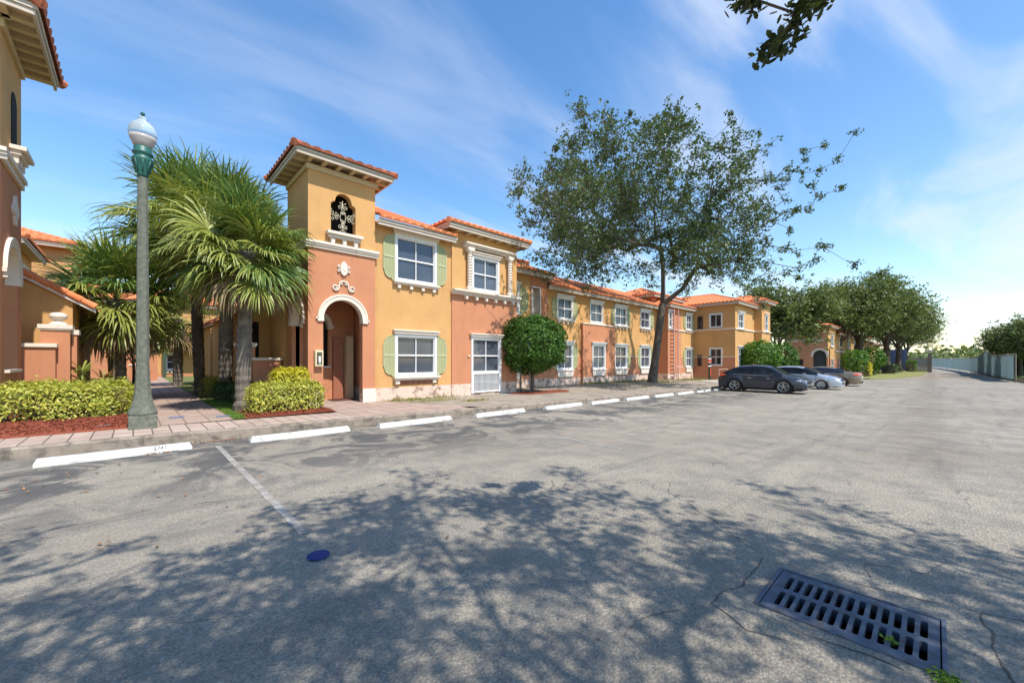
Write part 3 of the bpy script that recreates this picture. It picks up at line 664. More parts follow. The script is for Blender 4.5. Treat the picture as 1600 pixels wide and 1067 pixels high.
def crack(pts, w0, seed):
    mb = MB(); q = []
    for (x0, y0), (x1, y1) in zip(pts, pts[1:]):
        n = max(2, int(math.hypot(x1-x0, y1-y0)/0.035))
        for i in range(n):
            t = i/n; x, y = x0+(x1-x0)*t, y0+(y1-y0)*t
            q.append((x + 0.035*noise.noise(Vector((x*5, y*5, seed))) + 0.012*noise.noise(Vector((x*30, y*30, seed))), y + 0.035*noise.noise(Vector((x*5, y*5, seed+7))) + 0.012*noise.noise(Vector((x*30, y*30, seed+7)))))
    L = None
    for k in range(len(q)-1):
        dx, dy = q[k+1][0]-q[k][0], q[k+1][1]-q[k][1]; l = math.hypot(dx, dy) or 1; w = w0*max(0.12, 0.6+0.9*noise.noise(Vector((k*0.23, seed, 3))))*min(1, k/6+0.1, (len(q)-2-k)/6+0.1)
        a = (q[k][0]-dy/l*w, q[k][1]+dx/l*w, gz(q[k][0])+0.004); b = (q[k][0]+dy/l*w, q[k][1]-dx/l*w, gz(q[k][0])+0.004)
        if L: mb.face([L[0], L[1], b, a])
        L = (a, b)
    tag(mb.build('road_crack', CRK), kind='structure')
for k, (p, w_) in enumerate((([(3.69, 0.95), (3.3, 0.93), (2.72, 1.0), (2.60, 0.74), (2.72, 0.45)], 0.007), ([(3.70, 0.93), (3.73, 0.41), (3.87, -0.22), (4.15, -0.9)], 0.005),
    ([(3.87, -0.2), (3.5, -0.22), (3.1, -0.27), (2.5, -0.33)], 0.008), ([(3.70, 0.96), (4.2, 1.5), (4.7, 2.2), (5.3, 2.5)], 0.004), ([(3.76, 0.30), (4.15, 0.36), (4.3, 0.05), (4.8, -0.1)], 0.004),
    ([(2.86, 0.75), (2.80, 0.5), (2.87, 0.2), (2.80, -0.05)], 0.006), ([(2.72, 1.0), (2.2, 1.25), (1.9, 1.2)], 0.003), ([(8.0, 4.8), (9.5, 4.6), (11, 4.75), (13, 4.5)], 0.006), ([(1.3, 5.2), (0.2, 5.6), (-1.5, 5.5)], 0.003), ([(6.3, 5.0), (6.9, 4.5), (7.2, 3.6)], 0.004))): crack(p, w_, k*3.7)
# parking lines and road markings
def strip(name, x0, x1, y0, y1, m, z=0.005, kind='structure'):
    mb = MB(); n = max(1, int(max(x1-x0, y1-y0)/0.5))
    for k in range(n):
        if y1-y0 > x1-x0: a, b = y0+(y1-y0)*k/n, y0+(y1-y0)*(k+1)/n; mb.face([(x0, a, gz(x0)+z), (x1, a, gz(x1)+z), (x1, b, gz(x1)+z), (x0, b, gz(x0)+z)])
        else: a, b = x0+(x1-x0)*k/n, x0+(x1-x0)*(k+1)/n; mb.face([(a, y0, gz(a)+z), (b, y0, gz(b)+z), (b, y1, gz(b)+z), (a, y1, gz(a)+z)])
    return tag(mb.build(name, m), kind=kind)
for k, x in enumerate([1.12, 6.45, 11.9, 17.2, 22.6, 28.0]):
    strip('parking_line', x-0.04, x+0.04, 3.9, 9.0 if k == 0 else 5.6, LIN if k == 0 else mat('ghost_line', (0.34, 0.33, 0.30), 0.9, 0.1, 6, 0.2, 80, stain=((0.21, 0.20, 0.185), 5.0, 0.45, 0.6)))

# ================================================================== the long two-storey building
BLD = thing('apartment_building', (3.83, 13.0, 0.0), 'long two-storey ochre and terracotta building with arched entrance tower and green shutters', 'building')
T13 = front(13.0); T131 = front(13.10)
WM = [PLI, TER, OCH, CRM]
def walls(name, T, u0, u1, z0, z1, ops, bands, root, depth=0.14, mats=None):
    m = MB(T); wall(m, u0, u1, z0, z1, ops, bands, depth); return m.build(name, mats or WM, root)
# --- entrance tower, X 3.83-5.94
def tower(root, x0, x1, yf, yb, zt, zband, zs, plz, sidearch_side=-1, dz=0.0, niche=True):
    uc = (x0+x1)/2; r = 0.62*(x1-x0)/2.11; T = front(yf)
    ops = [(uc-r, uc+r, -1, arch_top(uc, r, zs))]
    nu = uc; nr = 0.26
    def ntop(u):
        d = abs(u-nu)
        return 6.60+dz+math.sqrt(max(0, nr*nr-d*d)) if d < nr else 6.44+dz + math.sqrt(max(0, 0.14**2-(max(0, d-nr-0.0))**2))*0.9
    if niche: ops.append((nu-0.39, nu+0.39, 5.57+dz, ntop))
    m = MB(T); wall(m, x0, x1, -0.3, zt, ops, [(plz, 0), (zband, 1), (99, 2)], 0.24); m.build('tower_wall', WM, root)
    Ts = side_left(x0) if sidearch_side < 0 else side_right(x1)
    m = MB(Ts); sg = -1 if sidearch_side < 0 else 1
    ua, ub = sorted((sg*yf, sg*yb)); us = (ua+ub)/2
    wall(m, ua+0.001, ub, -0.3, zt, [(us-0.60, us+0.60, 0.95+dz, arch_top(us, 0.60, zs))], [(plz, 0), (zband, 1), (99, 2)], 0.24); m.build('tower_wall', WM, root)
    arch_trim(root, Ts, us, 0.60, zs, drop=0.16)
    mo = MB(Ts); mo.box(us-0.62, us+0.62, -0.20, 0.07, 0.90+dz, 0.96+dz); mo.build('arch_sill', CRM, root)
    To = side_right(x1) if sidearch_side < 0 else side_left(x0)
    m = MB(To); ua2, ub2 = sorted((-sg*yf, -sg*yb)); wall(m, ua2+0.001, ub2, -0.3, zt, [], [(plz, 0), (zband, 1), (99, 2)], 0.2); m.build('tower_wall', WM, root)
    m = MB(front(yb)); wall(m, x0, x1, -0.3, zt, [], [(plz, 0), (zband, 1), (99, 2)], 0.1); m.build('tower_wall', WM, root)
    # ceiling of the porch, floor of the niche
    m = MB(); m.box(x0+0.02, x1-0.02, yf+0.02, yb-0.02, zband-0.3, zband-0.2); m.box(x0+0.02, x1-0.02, yf+0.3, yf+0.75, 5.45+dz, 5.54+dz); m.build('porch_ceiling', TER, root)
    if niche:
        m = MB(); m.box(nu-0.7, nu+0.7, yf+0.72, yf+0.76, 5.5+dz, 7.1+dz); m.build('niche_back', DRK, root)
    arch_trim(root, T, uc, r, zs, drop=0.10)
    # bands
    moulding(root, T, x0-0.10, x1+0.10, zband, zband+0.22, 0.13)
    mm = MB(); h = 0.22
    sx = x0 if sidearch_side < 0 else x1; s = sidearch_side
    a, b = sorted((sx, sx+s*0.10)); mm.box(a, b, yf, yb, zband+0.13, zband+h); a, b = sorted((sx, sx+s*0.055)); mm.box(a, b, yf, yb, zband, zband+0.13); mm.build('cornice', CRM, root)
    # niche sill on three brackets
    if niche:
        q = MB(T); q.box(nu-0.56, nu+0.56, 0.0, 0.24, 5.47+dz, 5.56+dz); q.box(nu-0.50, nu+0.50, 0.0, 0.17, 5.38+dz, 5.47+dz)
        for u in (-0.36, 0.0, 0.36): q.prism([(nu+u-0.07, 5.38+dz), (nu+u+0.07, 5.38+dz), (nu+u+0.05, 5.20+dz), (nu+u-0.05, 5.20+dz)], 0.0, 0.13)
        q.build('niche_sill', CRM, root, bevel=0.01)
    # small crown at the wall head
    q = MB(); q.box(x0-0.06, x1+0.06, yf-0.06, yf-0.001, zt-0.16, zt); a, b = sorted((sx, sx+s*0.06)); q.box(a, b, yf, yb, zt-0.16, zt); q.build('frieze', SOF, root)
    return uc, r
uc, ra = tower(BLD, 3.83, 5.94, 13.0, 15.2, 7.50, 4.98, 2.86, 0.60)
roof_block(BLD, 3.83, 5.94, 13.0, 15.2, 7.54, 0.44, 22, tails=0.46, tm=TLD, fz=0.13)
# iron scroll cross in the niche
def spiral(cx, cz, r0, a0, turns, sgn=1, n=16):
    return [(cx + r0*(1-0.72*k/n)*math.cos(a0+sgn*turns*2*math.pi*k/n), cz + r0*(1-0.72*k/n)*math.sin(a0+sgn*turns*2*math.pi*k/n)) for k in range(n+1)]
iron = MB(); IR = mat('pale_wrought_iron', (0.52, 0.46, 0.34), 0.6, 0.1, 9, 0)
def itube(pts, r=0.011): iron.tube([(u, 13.06+0.015*math.sin(u*40), z) for u, z in pts], r, 5)
icx, icz = uc, 6.13
itube([(icx+0.085*math.cos(a), icz+0.17*math.sin(a)) for a in [2*math.pi*k/20 for k in range(21)]])
for sx in (-1, 1):
    for sz in (-1, 1):
        itube(spiral(icx+sx*0.20, icz+sz*0.07, 0.065, math.pi if sx > 0 else 0, 1.1, sx*sz)); itube(spiral(icx+sx*0.08, icz+sz*0.32, 0.06, -sz*math.pi/2, 1.1, sx*sz))
        itube([(icx+sx*0.03, icz+sz*0.17), (icx+sx*0.05, icz+sz*0.24), (icx+sx*0.015, icz+sz*0.32), (icx+sx*0.03, icz+sz*0.42), (icx+sx*0.10, icz+sz*0.46)])
        itube(spiral(icx+sx*0.33, icz+sz*0.10, 0.06, -sz*math.pi/2, 0.9, -sx*sz))
        itube(spiral(icx+sx*0.035, icz+sz*0.13, 0.05, 0, 1.0, sx*sz))
    itube([(icx+sx*0.085, icz), (icx+sx*0.16, icz+0.02), (icx+sx*0.24, icz-0.01), (icx+sx*0.36, icz+0.03)])
    itube([(icx+sx*0.36, icz+0.03), (icx+sx*0.39, icz+0.14), (icx+sx*0.35, icz+0.20)])
itube([(icx, icz-0.17), (icx+0.01, icz-0.55)]); itube([(icx, icz+0.17), (icx-0.01, icz+0.52)])
iron.build('iron_scrollwork', IR, BLD, smooth=True)
# cartouche and scroll over the arch
q = MB(T13)
cz = 4.47
q.prism([(uc+dx, cz+dz) for dx, dz in ((-0.10,0.10),(-0.075,0.17),(-0.04,0.20),(0,0.235),(0.04,0.20),(0.075,0.17),(0.10,0.10),(0.105,-0.04),(0.10,-0.14),(0.05,-0.19),(0,-0.235),(-0.05,-0.19),(-0.10,-0.14),(-0.105,-0.04))], 0.002, 0.07)
q.prism([(uc-0.045, cz-0.02), (uc-0.02, cz+0.0), (uc+0.03, cz-0.06), (uc+0.05, cz-0.03), (uc+0.055, cz-0.05), (uc+0.03, cz-0.09)], 0.07, 0.082)
for sx in (-1, 1):
    for sz in (-1, 1):
        q.tube([(u, 0.04, z) for u, z in spiral(uc+sx*0.15, cz+sz*0.075-0.01, 0.055, math.pi if sx > 0 else 0, 1.0, sx*sz, 12)], 0.021, 6)
q.build('cartouche', CRM, BLD, bevel=0.006)
q = MB(T13); sz0 = 3.86
for sx in (-1, 1):
    pts = [(uc+sx*0.0, sz0+0.20), (uc+sx*0.08, sz0+0.195), (uc+sx*0.13, sz0+0.15), (uc+sx*0.145, sz0+0.06), (uc+sx*0.155, sz0-0.03), (uc+sx*0.19, sz0-0.085), (uc+sx*0.24, sz0-0.10)]
    pts += spiral(uc+sx*0.255, sz0-0.01, 0.09, -math.pi/2, 1.1, sx, 14)
    q.tube([(u, 0.035, z) for u, z in pts], 0.026, 7)
    q.tube([(u, 0.035, z) for u, z in spiral(uc+sx*0.06, sz0+0.13, 0.045, math.pi/2, 0.9, -sx, 10)], 0.02, 6)
q.build('scroll_ornament', CRM, BLD)
# entrance alcove: back wall with opening, door and panel
q = MB(front(14.7)); wall(q, 3.95, 5.9, -0.2, 4.5, [(4.2, 5.0, 1.35, arch_top(4.6, 0.40, 2.75))], [(99, 1)], 0.12); q.build('alcove_wall', WM, BLD)
arch_trim(BLD, front(14.7), 4.6, 0.40, 2.75, 0.13, 0.05, 0.10)
q = MB(front(14.7)); q.box(4.15, 5.05, -0.1, 0.08, 1.29, 1.35); q.build('opening_sill', CRM, BLD)
q = MB(); q.box(4.0, 5.2, 14.95, 15.0, 1.0, 3.6); q.build('dark_opening', GLD, BLD)
q = MB(); q.box(5.13, 5.47, 14.58, 14.69, 0.2, 2.35); dr = q.build('door', DOO, BLD)
q = MB(); q.tube([(5.41, 14.50, 1.22), (5.41, 14.58, 1.22)], 0.035, 8); q.build('door_knob', CHR, dr)
q = MB(); q.box(5.52, 5.74, 14.35, 14.69, 0.2, 2.42); q.build('utility_panel', TAN, BLD)
q = MB(); q.box(4.9, 5.7, 13.9, 14.5, zb(5), zb(5)+0.03); tag(q.build('doormat', mat('brown_mat', (0.10, 0.04, 0.03), 0.95, 0.2, 30, 0.5)), 'dark brown doormat on the floor of the arched entrance', 'doormat')
q = MB(T13); q.box(3.99, 4.23, 0.002, 0.15, 1.36, 1.86); bx = q.build('call_box', mat('box_cream', (0.66, 0.55, 0.36), 0.6, 0.04, 5, 0.02), BLD, bevel=0.02)
q = MB(T13); q.box(4.035, 4.185, 0.148, 0.154, 1.42, 1.80); q.build('call_box_window', GLD, bx)
q = MB(T13); q.box(4.08, 4.15, 0.155, 0.17, 1.50, 1.68); q.box(4.09, 4.14, 0.155, 0.175, 1.44, 1.48); q.build('keypad', mat('pale_grey_plastic', (0.6, 0.6, 0.58), 0.5, 0.05, 5, 0), bx)

for pa, pb in ((5.508, 5.95), (3.80, 4.262)):
    q = MB(T13); q.box(pa, pb, 0.002, 0.03, -0.1, 0.61); q.build('pier_plinth', CRM, BLD, bevel=0.006)
# --- wing between tower and bay
h = []
h.append(window(BLD, T131, 6.70, 8.42, 4.36, 6.02, head='cream', sill='dentil', shut=(1, 1)))
h.append(window(BLD, T131, 6.70, 8.42, 0.98, 2.50, head='cream', sill='slab', shut=(1, 1)))
walls('wing_wall', T131, 5.94, 9.10, -0.3, 6.28, h, [(0.60, 0), (99, 2)], BLD)
roof_block(BLD, 5.94, 9.10, 13.1, 19.5, 6.10, 0.36, 23, hipl=False, hipr=False, back=False, ol=0, orr=0.0)
# --- bay with twisted columns
TB = front(13.05)
h = [window(BLD, TB, 10.08, 11.56, 4.42, 5.88, head='cream', sill=None)]
h.append((10.06, 11.66, 0.28, 2.50))
walls('bay_wall', TB, 9.10, 12.65, -0.3, 6.80, h, [(0.60, 0), (4.17, 1), (99, 2)], BLD)
fw = window(BLD, TB, 10.04, 11.68, 0.98, 2.52, head='cream', sill=None)
q = MB(TB); q.box(10.04, 10.16, -0.1, 0.046, 0.2, 0.978); q.box(11.56, 11.68, -0.1, 0.046, 0.2, 0.978); qd = MB(TB); qd.box(10.16, 11.56, -0.10, -0.02, 0.20, 0.978); qd.build('lower_panel', mat('grey_panel', (0.22, 0.22, 0.24), 0.7, 0.25, 7, 0), BLD)
q.box(10.16, 11.56, -0.02, 0.05, 0.98, 1.03); q.box(10.16, 11.56, -0.02, 0.05, 0.22, 0.27)
for k in range(22): u = 10.18 + 1.36*k/21; q.box(u-0.011, u+0.011, 0.012, 0.034, 0.27, 0.98)
for k in range(11):
    u = 10.21+1.27*k/10; q.tube([(u-0.05, 0.04, 0.60), (u, 0.045, 0.68), (u+0.05, 0.04, 0.60), (u, 0.045, 0.52), (u-0.05, 0.04, 0.60)], 0.008, 4)
q.build('balcony_grille', WHT, BLD)
q = MB(side_right(12.65)); wall(q, 13.05, 16, -0.3, 6.8, [], [(0.60, 0), (4.17, 1), (99, 2)]); q.build('bay_wall', WM, BLD)
q = MB(side_left(9.10)); wall(q, -15, -13.05, 5.9, 6.8, [], [(99, 2)]); wall(q, -13.1, -13.05, -0.3, 5.9, [], [(0.6, 0), (4.17, 1), (99, 2)], 0.05); q.build('bay_wall', WM, BLD)
roof_block(BLD, 9.10, 12.65, 13.05, 18.5, 6.62, 0.40, 23, back=True, tails=0.62)
moulding(BLD, TB, 9.06, 12.72, 4.17, 4.36, 0.26, 'ledge')
for k in range(6):
    q = MB(TB); u = 9.75+2.6*k/5; q.prism([(u-0.06, 4.17), (u+0.06, 4.17), (u+0.045, 4.02), (u-0.045, 4.02)], 0.0, 0.14); q.build('ledge_bracket', CRM, BLD)
moulding(BLD, TB, 9.62, 12.36, 6.10, 6.28, 0.30, 'entablature')
for ux in (9.88, 12.10):
    q = MB(); yb_ = 13.05-0.135
    q.box(ux-0.17, ux+0.17, yb_-0.13, yb_+0.13, 4.361, 4.45); q.lathe(ux, yb_, [(0.15, 4.45), (0.15, 4.50), (0.115, 4.53)], 16)
    q.lathe(ux, yb_, [(0.10, 5.90), (0.14, 5.94), (0.14, 5.98)], 16); q.box(ux-0.16, ux+0.16, yb_-0.13, yb_+0.13, 5.98, 6.099)
    n = 70; rings = []
    for k in range(n+1):
        z = 4.53+1.37*k/n; a = 2*math.pi*k*12/n
        rings.append([q.pt((ux + 0.018*math.cos(a) + 0.092*math.cos(2*math.pi*j/12), yb_ + 0.018*math.sin(a) + 0.092*math.sin(2*math.pi*j/12), z)) for j in range(12)])
    for r0, r1 in zip(rings, rings[1:]):
        for j in range(12): q.f.append((r0[j], r0[(j+1)%12], r1[(j+1)%12], r1[j])); q.m.append(0)
    q.build('twisted_column', CRM, BLD)
q = MB(TB); q.box(9.86, 9.98, 0.002, 0.05, 1.70, 1.76); q.tube([(9.92, 0.04, 1.72), (9.92, 0.09, 1.69)], 0.012, 6); q.build('wall_tap', MATS['box_cream'], BLD)
# --- recessed part
TR = front(15.0)
h = [window(BLD, TR, 13.2, 14.72, 4.0, 5.5, sill='plain', shut=(0, 0.62)), window(BLD, TR, 13.2, 14.72, 1.0, 2.5, sill='apron')]
h.append((15.68, 16.27, 4.12, 5.50))
walls('recess_wall', TR, 12.6, 16.95, -0.3, 6.2, h, [(0.55, 0), (1.75, 1), (99, 2)], BLD)
q = MB(front(14.985)); wall(q, 15.58, 16.97, -0.3, 6.12, [(15.68, 16.27, 4.12, 5.50)], [(0.55, 0), (99, 1)], 0.4); q.build('recess_wall', WM, BLD)
q = MB(front(14.985)); q.box(15.62, 15.68, -0.02, 0.05, 4.06, 5.56); q.box(16.27, 16.33, -0.02, 0.05, 4.06, 5.56); q.box(15.68, 16.27, -0.02, 0.05, 5.50, 5.56); q.box(15.62, 16.33, 0.0, 0.10, 4.0, 4.06)
q.box(15.68, 16.0, -0.36, -0.33, 4.78, 4.83); q.box(15.97, 16.01, -0.36, -0.33, 4.12, 5.5); fr = q.build('window', WHT, BLD)
q = MB(front(14.985)); q.box(15.68, 16.27, -0.40, -0.37, 4.12, 5.5); q.build('glass', GLD, fr)
q = MB(front(14.985)); q.box(16.01, 16.268, -0.37, -0.345, 4.12, 5.5); q.box(16.25, 16.268, -0.34, -0.03, 4.12, 5.5); q.build('window_reveal', CRM, fr)
q = MB(); q.box(16.949, 16.97, 14.985, 15.3, -0.3, 6.1); q.build('recess_wall', TER, BLD)
roof_block(BLD, 12.6, 16.97, 15.0, 22, 6.06, 0.36, 23, hipl=False, hipr=True, back=False, ol=0, orr=0.12)
roof_block(BLD, 12.6, 16.3, 16.6, 21, 6.95, 0.36, 20, hipl=False, hipr=True, back=False, ol=0, orr=0.3)
q = MB(front(16.6)); wall(q, 12.6, 16.3, 5.8, 7.2, [], [(99, 2)]); q.build('recess_wall', WM, BLD)
q = MB(front(14.985)); q.tube([(16.78, 0.03, 5.02), (16.84, 0.03, 5.05), (16.86, 0.03, 4.97), (16.80, 0.03, 4.92), (16.86, 0.03, 4.85), (16.82, 0.03, 4.78), (16.76, 0.03, 4.82)], 0.03, 6); q.build('wall_ornament', CRM, BLD)
# --- long wing
TL = front(15.2)
h = []
for (a, b), sh in zip(((18.0, 19.5), (21.25, 22.72), (24.15, 25.75), (27.65, 29.15)), ((1, 1), (0, 0), (1, 1), (0, 0.5))):
    hole = window(BLD, TL, a, b, 3.97, 5.32, sill='dentil', shut=sh); h.append(hole)
    if a != 21.25: h.append(window(BLD, TL, a, b, 0.98, 2.58, sill='apron', shut=sh if a < 27 else (0.4, 0.4)))
walls('long_wall', TL, 16.95, 31.0, -0.3, 5.75, h, [(0.50, 0), (1.80, 1), (99, 2)], BLD)
TP = front(15.02)
hp = [window(BLD, TP, 21.25, 22.72, 0.98, 2.58, sill='apron')]
walls('porch_wall', TP, 20.30, 23.95, -0.3, 3.82, hp, [(0.50, 0), (99, 1)], BLD)
for x in (20.30, 23.95):
    q = MB(); q.box(x-(0.0 if x < 22 else 0.02), x+(0.02 if x < 22 else 0.0), 15.021, 15.2, -0.3, 3.82); q.build('porch_wall', TER, BLD)
q = MB(); q.box(20.24, 24.0, 14.97, 15.25, 3.821, 3.90); q.build('porch_ledge', CRM, BLD, bevel=0.01)
q = MB(TL); q.box(23.96, 31.0, 0.0, 0.03, 1.80, 1.85); q.build('string_course', CRM, BLD)
roof_block(BLD, 16.95, 31.3, 15.2, 22.5, 5.56, 0.36, 22.5, hipl=False, hipr=False, back=True, ol=0.0, orr=0)
# raised block and far wing C
q = MB(front(15.6)); wall(q, 30.3, 35.4, 5.2, 6.9, [], [(99, 1)]); q.build('raised_wall', WM, BLD)
q = MB(side_left(30.3)); wall(q, -20, -15.6, 5.2, 6.9, [], [(99, 1)]); q.build('raised_wall', WM, BLD)
roof_block(BLD, 30.3, 35.4, 15.6, 20, 6.62, 0.4, 20)
TC = front(14.3)
h = [window(BLD, TC, 33.55, 34.75, 4.1, 5.42, sill='dentil', shut=(0.45, 0.4)), window(BLD, TC, 33.5, 34.75, 0.98, 2.5, sill='apron', shut=(0.45, 0.4)),
     window(BLD, TC, 30.35, 31.0, 4.1, 5.42, sill='plain')]
q = MB(TC); wall(q, 30.3, 32.6, -0.3, 5.8, h, [(0.5, 0), (99, 1)]); q.build('far_wing_wall', WM, BLD)
q = MB(TC); wall(q, 32.6, 35.1, -0.3, 5.8, h, [(0.5, 0), (1.8, 1), (99, 2)]); q.build('far_wing_wall', WM, BLD)
q = MB(side_left(30.3)); wall(q, -15.3, -14.3, -0.3, 5.8, [], [(0.5, 0), (99, 1)]); q.build('far_wing_wall', WM, BLD)
q = MB(TC); q.box(30.25, 35.1, 0.0, 0.07, 3.92, 4.02); q.build('string_course', CRM, BLD)
roof_block(BLD, 30.3, 35.3, 14.3, 19, 5.68, 0.36, 20, hipl=True, hipr=False, orr=0, back=False)
# D: end block, left wall in shade
TD = side_left(35.1)
BW = BRW
h = [window(BLD, TD, -13.0, -11.95, 4.25, 5.45, head=False, sill=None, cols=2, rows=1, glass=GLD, fmat=WHT),
     window(BLD, TD, -13.0, -11.95, 1.10, 2.60, head=False, sill=None, cols=2, rows=2, glass=GLD, fmat=WHT),
     window(BLD, TD, -13.95, -13.5, 4.20, 5.3, head=False, sill=None, cols=1, rows=1, glass=GLD, fmat=BRW),
     window(BLD, TD, -13.95, -13.6, 1.05, 2.0, head=False, sill=None, cols=1, rows=1, glass=GLD, fmat=BRW)]
walls('end_wall', TD, -14.3, -11.0, -0.4, 6.3, h, [(1.8, 1), (99, 2)], BLD)
q = MB(TD); q.box(-14.3, -11.0, 0, 0.03, 1.80, 1.86); q.box(-14.3, -10.95, 0.0, 0.07, 4.05, 4.16); q.build('string_course', CRM, BLD)
TDf = front(11.0)
h = [window(BLD, TDf, 35.75, 37.15, 4.15, 5.42, sill='plain'), window(BLD, TDf, 35.75, 37.15, 0.98, 2.6, sill='plain', rows=3)]
walls('end_wall', TDf, 35.1, 40.0, -0.4, 6.3, h, [(99, 2)], BLD)
q = MB(TDf); q.box(35.05, 40, 0, 0.07, 4.05, 4.16); q.build('string_course', CRM, BLD)
roof_block(BLD, 35.1, 40.4, 11.0, 19, 6.05, 0.38, 20)
TE = side_left(40.0)
walls('stair_wall', TE, -11.2, -10.4, -0.4, 6.8, [], [(99, 2)], BLD)
h = [window(BLD, front(10.4), 40.9, 41.8, 4.15, 5.6, sill='plain', cols=1)]
walls('stair_wall', front(10.4), 40.0, 42.6, -0.4, 6.8, h, [(99, 2)], BLD)
walls('stair_wall', side_right(42.6), 10.4, 16, -0.4, 6.8, [], [(99, 2)], BLD)
q = MB(front(10.4)); q.box(39.95, 42.65, 0, 0.08, 4.02, 4.14); q.build('string_course', CRM, BLD)
q = MB(TE); q.box(-11.0, -10.35, 0, 0.07, 4.02, 4.14); q.build('string_course', CRM, BLD)
roof_block(BLD, 40.0, 42.6, 10.4, 13.6, 6.55, 0.38, 20)

# ================================================================== building on the left
LB = thing('apartment_building', (-2.0, 12.4, 0.0), 'tower house cut off by the left edge, deep eaves with rafter tails', 'building')
tower(LB, -4.2, -1.86, 12.35, 14.35, 8.12, 5.42, 3.35, 0.9, sidearch_side=1, dz=0.4)
# blind arched niche on the right wall, small sill under it, quatrefoil
roof_block(LB, -4.2, -1.86, 12.35, 14.35, 8.16, 0.50, 22, tails=0.42, tm=TLD, fz=0.16)
TS = side_right(-1.86)
q = MB(TS)
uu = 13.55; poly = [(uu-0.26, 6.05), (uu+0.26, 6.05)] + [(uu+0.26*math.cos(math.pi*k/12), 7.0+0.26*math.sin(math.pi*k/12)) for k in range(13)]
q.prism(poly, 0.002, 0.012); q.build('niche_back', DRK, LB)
q = MB(TS); q.box(uu-0.45, uu+0.45, 0.0, 0.24, 5.93, 6.02); q.box(uu-0.4, uu+0.4, 0.0, 0.16, 5.84, 5.93)
for du in (-0.3, 0, 0.3): q.box(uu+du-0.05, uu+du+0.05, 0.0, 0.12, 5.68, 5.84)
q.build('niche_sill', CRM, LB, bevel=0.01)
q = MB(TS); q.prism([(uu+0.2*math.cos(a)*(1+0.25*math.cos(4*a)), 4.75+0.26*math.sin(a)*(1+0.25*math.cos(4*a))) for a in [2*math.pi*k/32 for k in range(32)]], 0.002, 0.05); q.build('quatrefoil', CRM, LB)
walls('rear_wall', front(15.5), -9, -2.02, -0.2, 3.75, [], [(99, 2)], LB)
# low gabled wing, its end wall seen beside the path
def gable_end(root, x_out, x_in, Y, z_out, z_in, tail, base=-0.2, mirror=1):
    T = front(Y); top = lambda u: z_in + (z_out-z_in)*(u-x_in)/(x_out-x_in)
    m = MB(T); xa, xb = sorted((x_in, x_out)); m.face([(xa, 0, base), (xb, 0, base), (xb, 0, top(xb)), (xa, 0, top(xa))]); m.build('gable_wall', OCH, root)
    m = MB(side_right(x_out) if mirror > 0 else side_left(x_out)); ua, ub = sorted((mirror*Y, mirror*(Y+6))); m.face([(ua, 0, base), (ub, 0, base), (ub, 0, z_out), (ua, 0, z_out)]); m.build('gable_wall', OCH, root)
    xt = x_out + mirror*tail; m = MB(T); sl = (z_out-z_in)/(x_out-x_in); zt_ = z_out + sl*mirror*tail
    m.prism([(x_in, z_in-0.02), (xt, zt_-0.02), (xt, zt_+0.09), (x_in, z_in+0.09)], -0.02, 0.12); m.build('rake_board', WHT, root)
    m = MB(); L = Vector((xt-x_in, 0, zt_-z_in)); n = max(4, int(L.length/0.30)); A = Vector((x_in, Y-0.10, z_in+0.13))
    for k in range(n): m.tube([A + L*(k/n), A + L*((k+1)/n)], [0.078, 0.098], 10)
    d = Vector((0, 1, 0)); m.face([A, A+L, A+L+d*6, A+d*6]); m.build('rake_tiles', TIL, root)
gable_end(LB, -1.15, -2.05, 15.5, 3.10, 3.66, 0.42)
m = MB(); m.box(-2.6, -2.04, 14.3, 15.6, 3.0, 6.2); m.build('link_wall', OCH, LB)
# low garden wall with pier and ball finial
def garden_wall(label, xs, Y, hz, px0, px1, pz, base=-0.1, cat='wall'):
    g = thing('garden_wall', ((xs[0]+xs[1])/2, Y, 0.2), label, cat)
    m = MB(); m.box(xs[0], xs[1], Y, Y+0.22, base, hz); m.build('wall', TER, g)
    m = MB(); m.box(xs[0]-0.03, xs[1]+0.03, Y-0.05, Y+0.27, hz, hz+0.09); m.build('coping', CRM, g, bevel=0.01)
    m = MB(); m.box(px0, px1, Y+0.22, Y+0.62, base, pz); m.build('pier', TER, g)
    m = MB(); m.box(px0-0.05, px1+0.05, Y+0.17, Y+0.67, pz+0.035, pz+0.14); m.box(px0-0.025, px1+0.025, Y+0.19, Y+0.65, pz, pz+0.035); cp = m.build('pier_cap', CRM, g, bevel=0.012)
    c = (px0+px1)/2+0.03; m = MB(); m.lathe(c, Y+0.42, [(0.20, pz+0.14), (0.14, pz+0.20), (0.07, pz+0.24), (0.07, pz+0.26), (0.12, pz+0.28), (0.155, pz+0.33), (0.165, pz+0.37), (0.13, pz+0.43), (0.06, pz+0.455)], 20); m.build('finial', CRM, cp, smooth=True)
    return g
garden_wall('pink garden wall with white coping and ball-topped pier beside the left tower', (-2.1, -1.36), 14.55, 1.86, -1.62, -1.14, 2.28)
m = MB(); m.box(-1.13, -1.04, 15.0, 15.45, -0.1, 2.2); gate_p = m.build('slim_pier', TER, LB); m = MB(); m.box(-1.15, -1.0, 14.97, 15.48, 2.2, 2.32); m.build('pier_cap', CRM, gate_p)
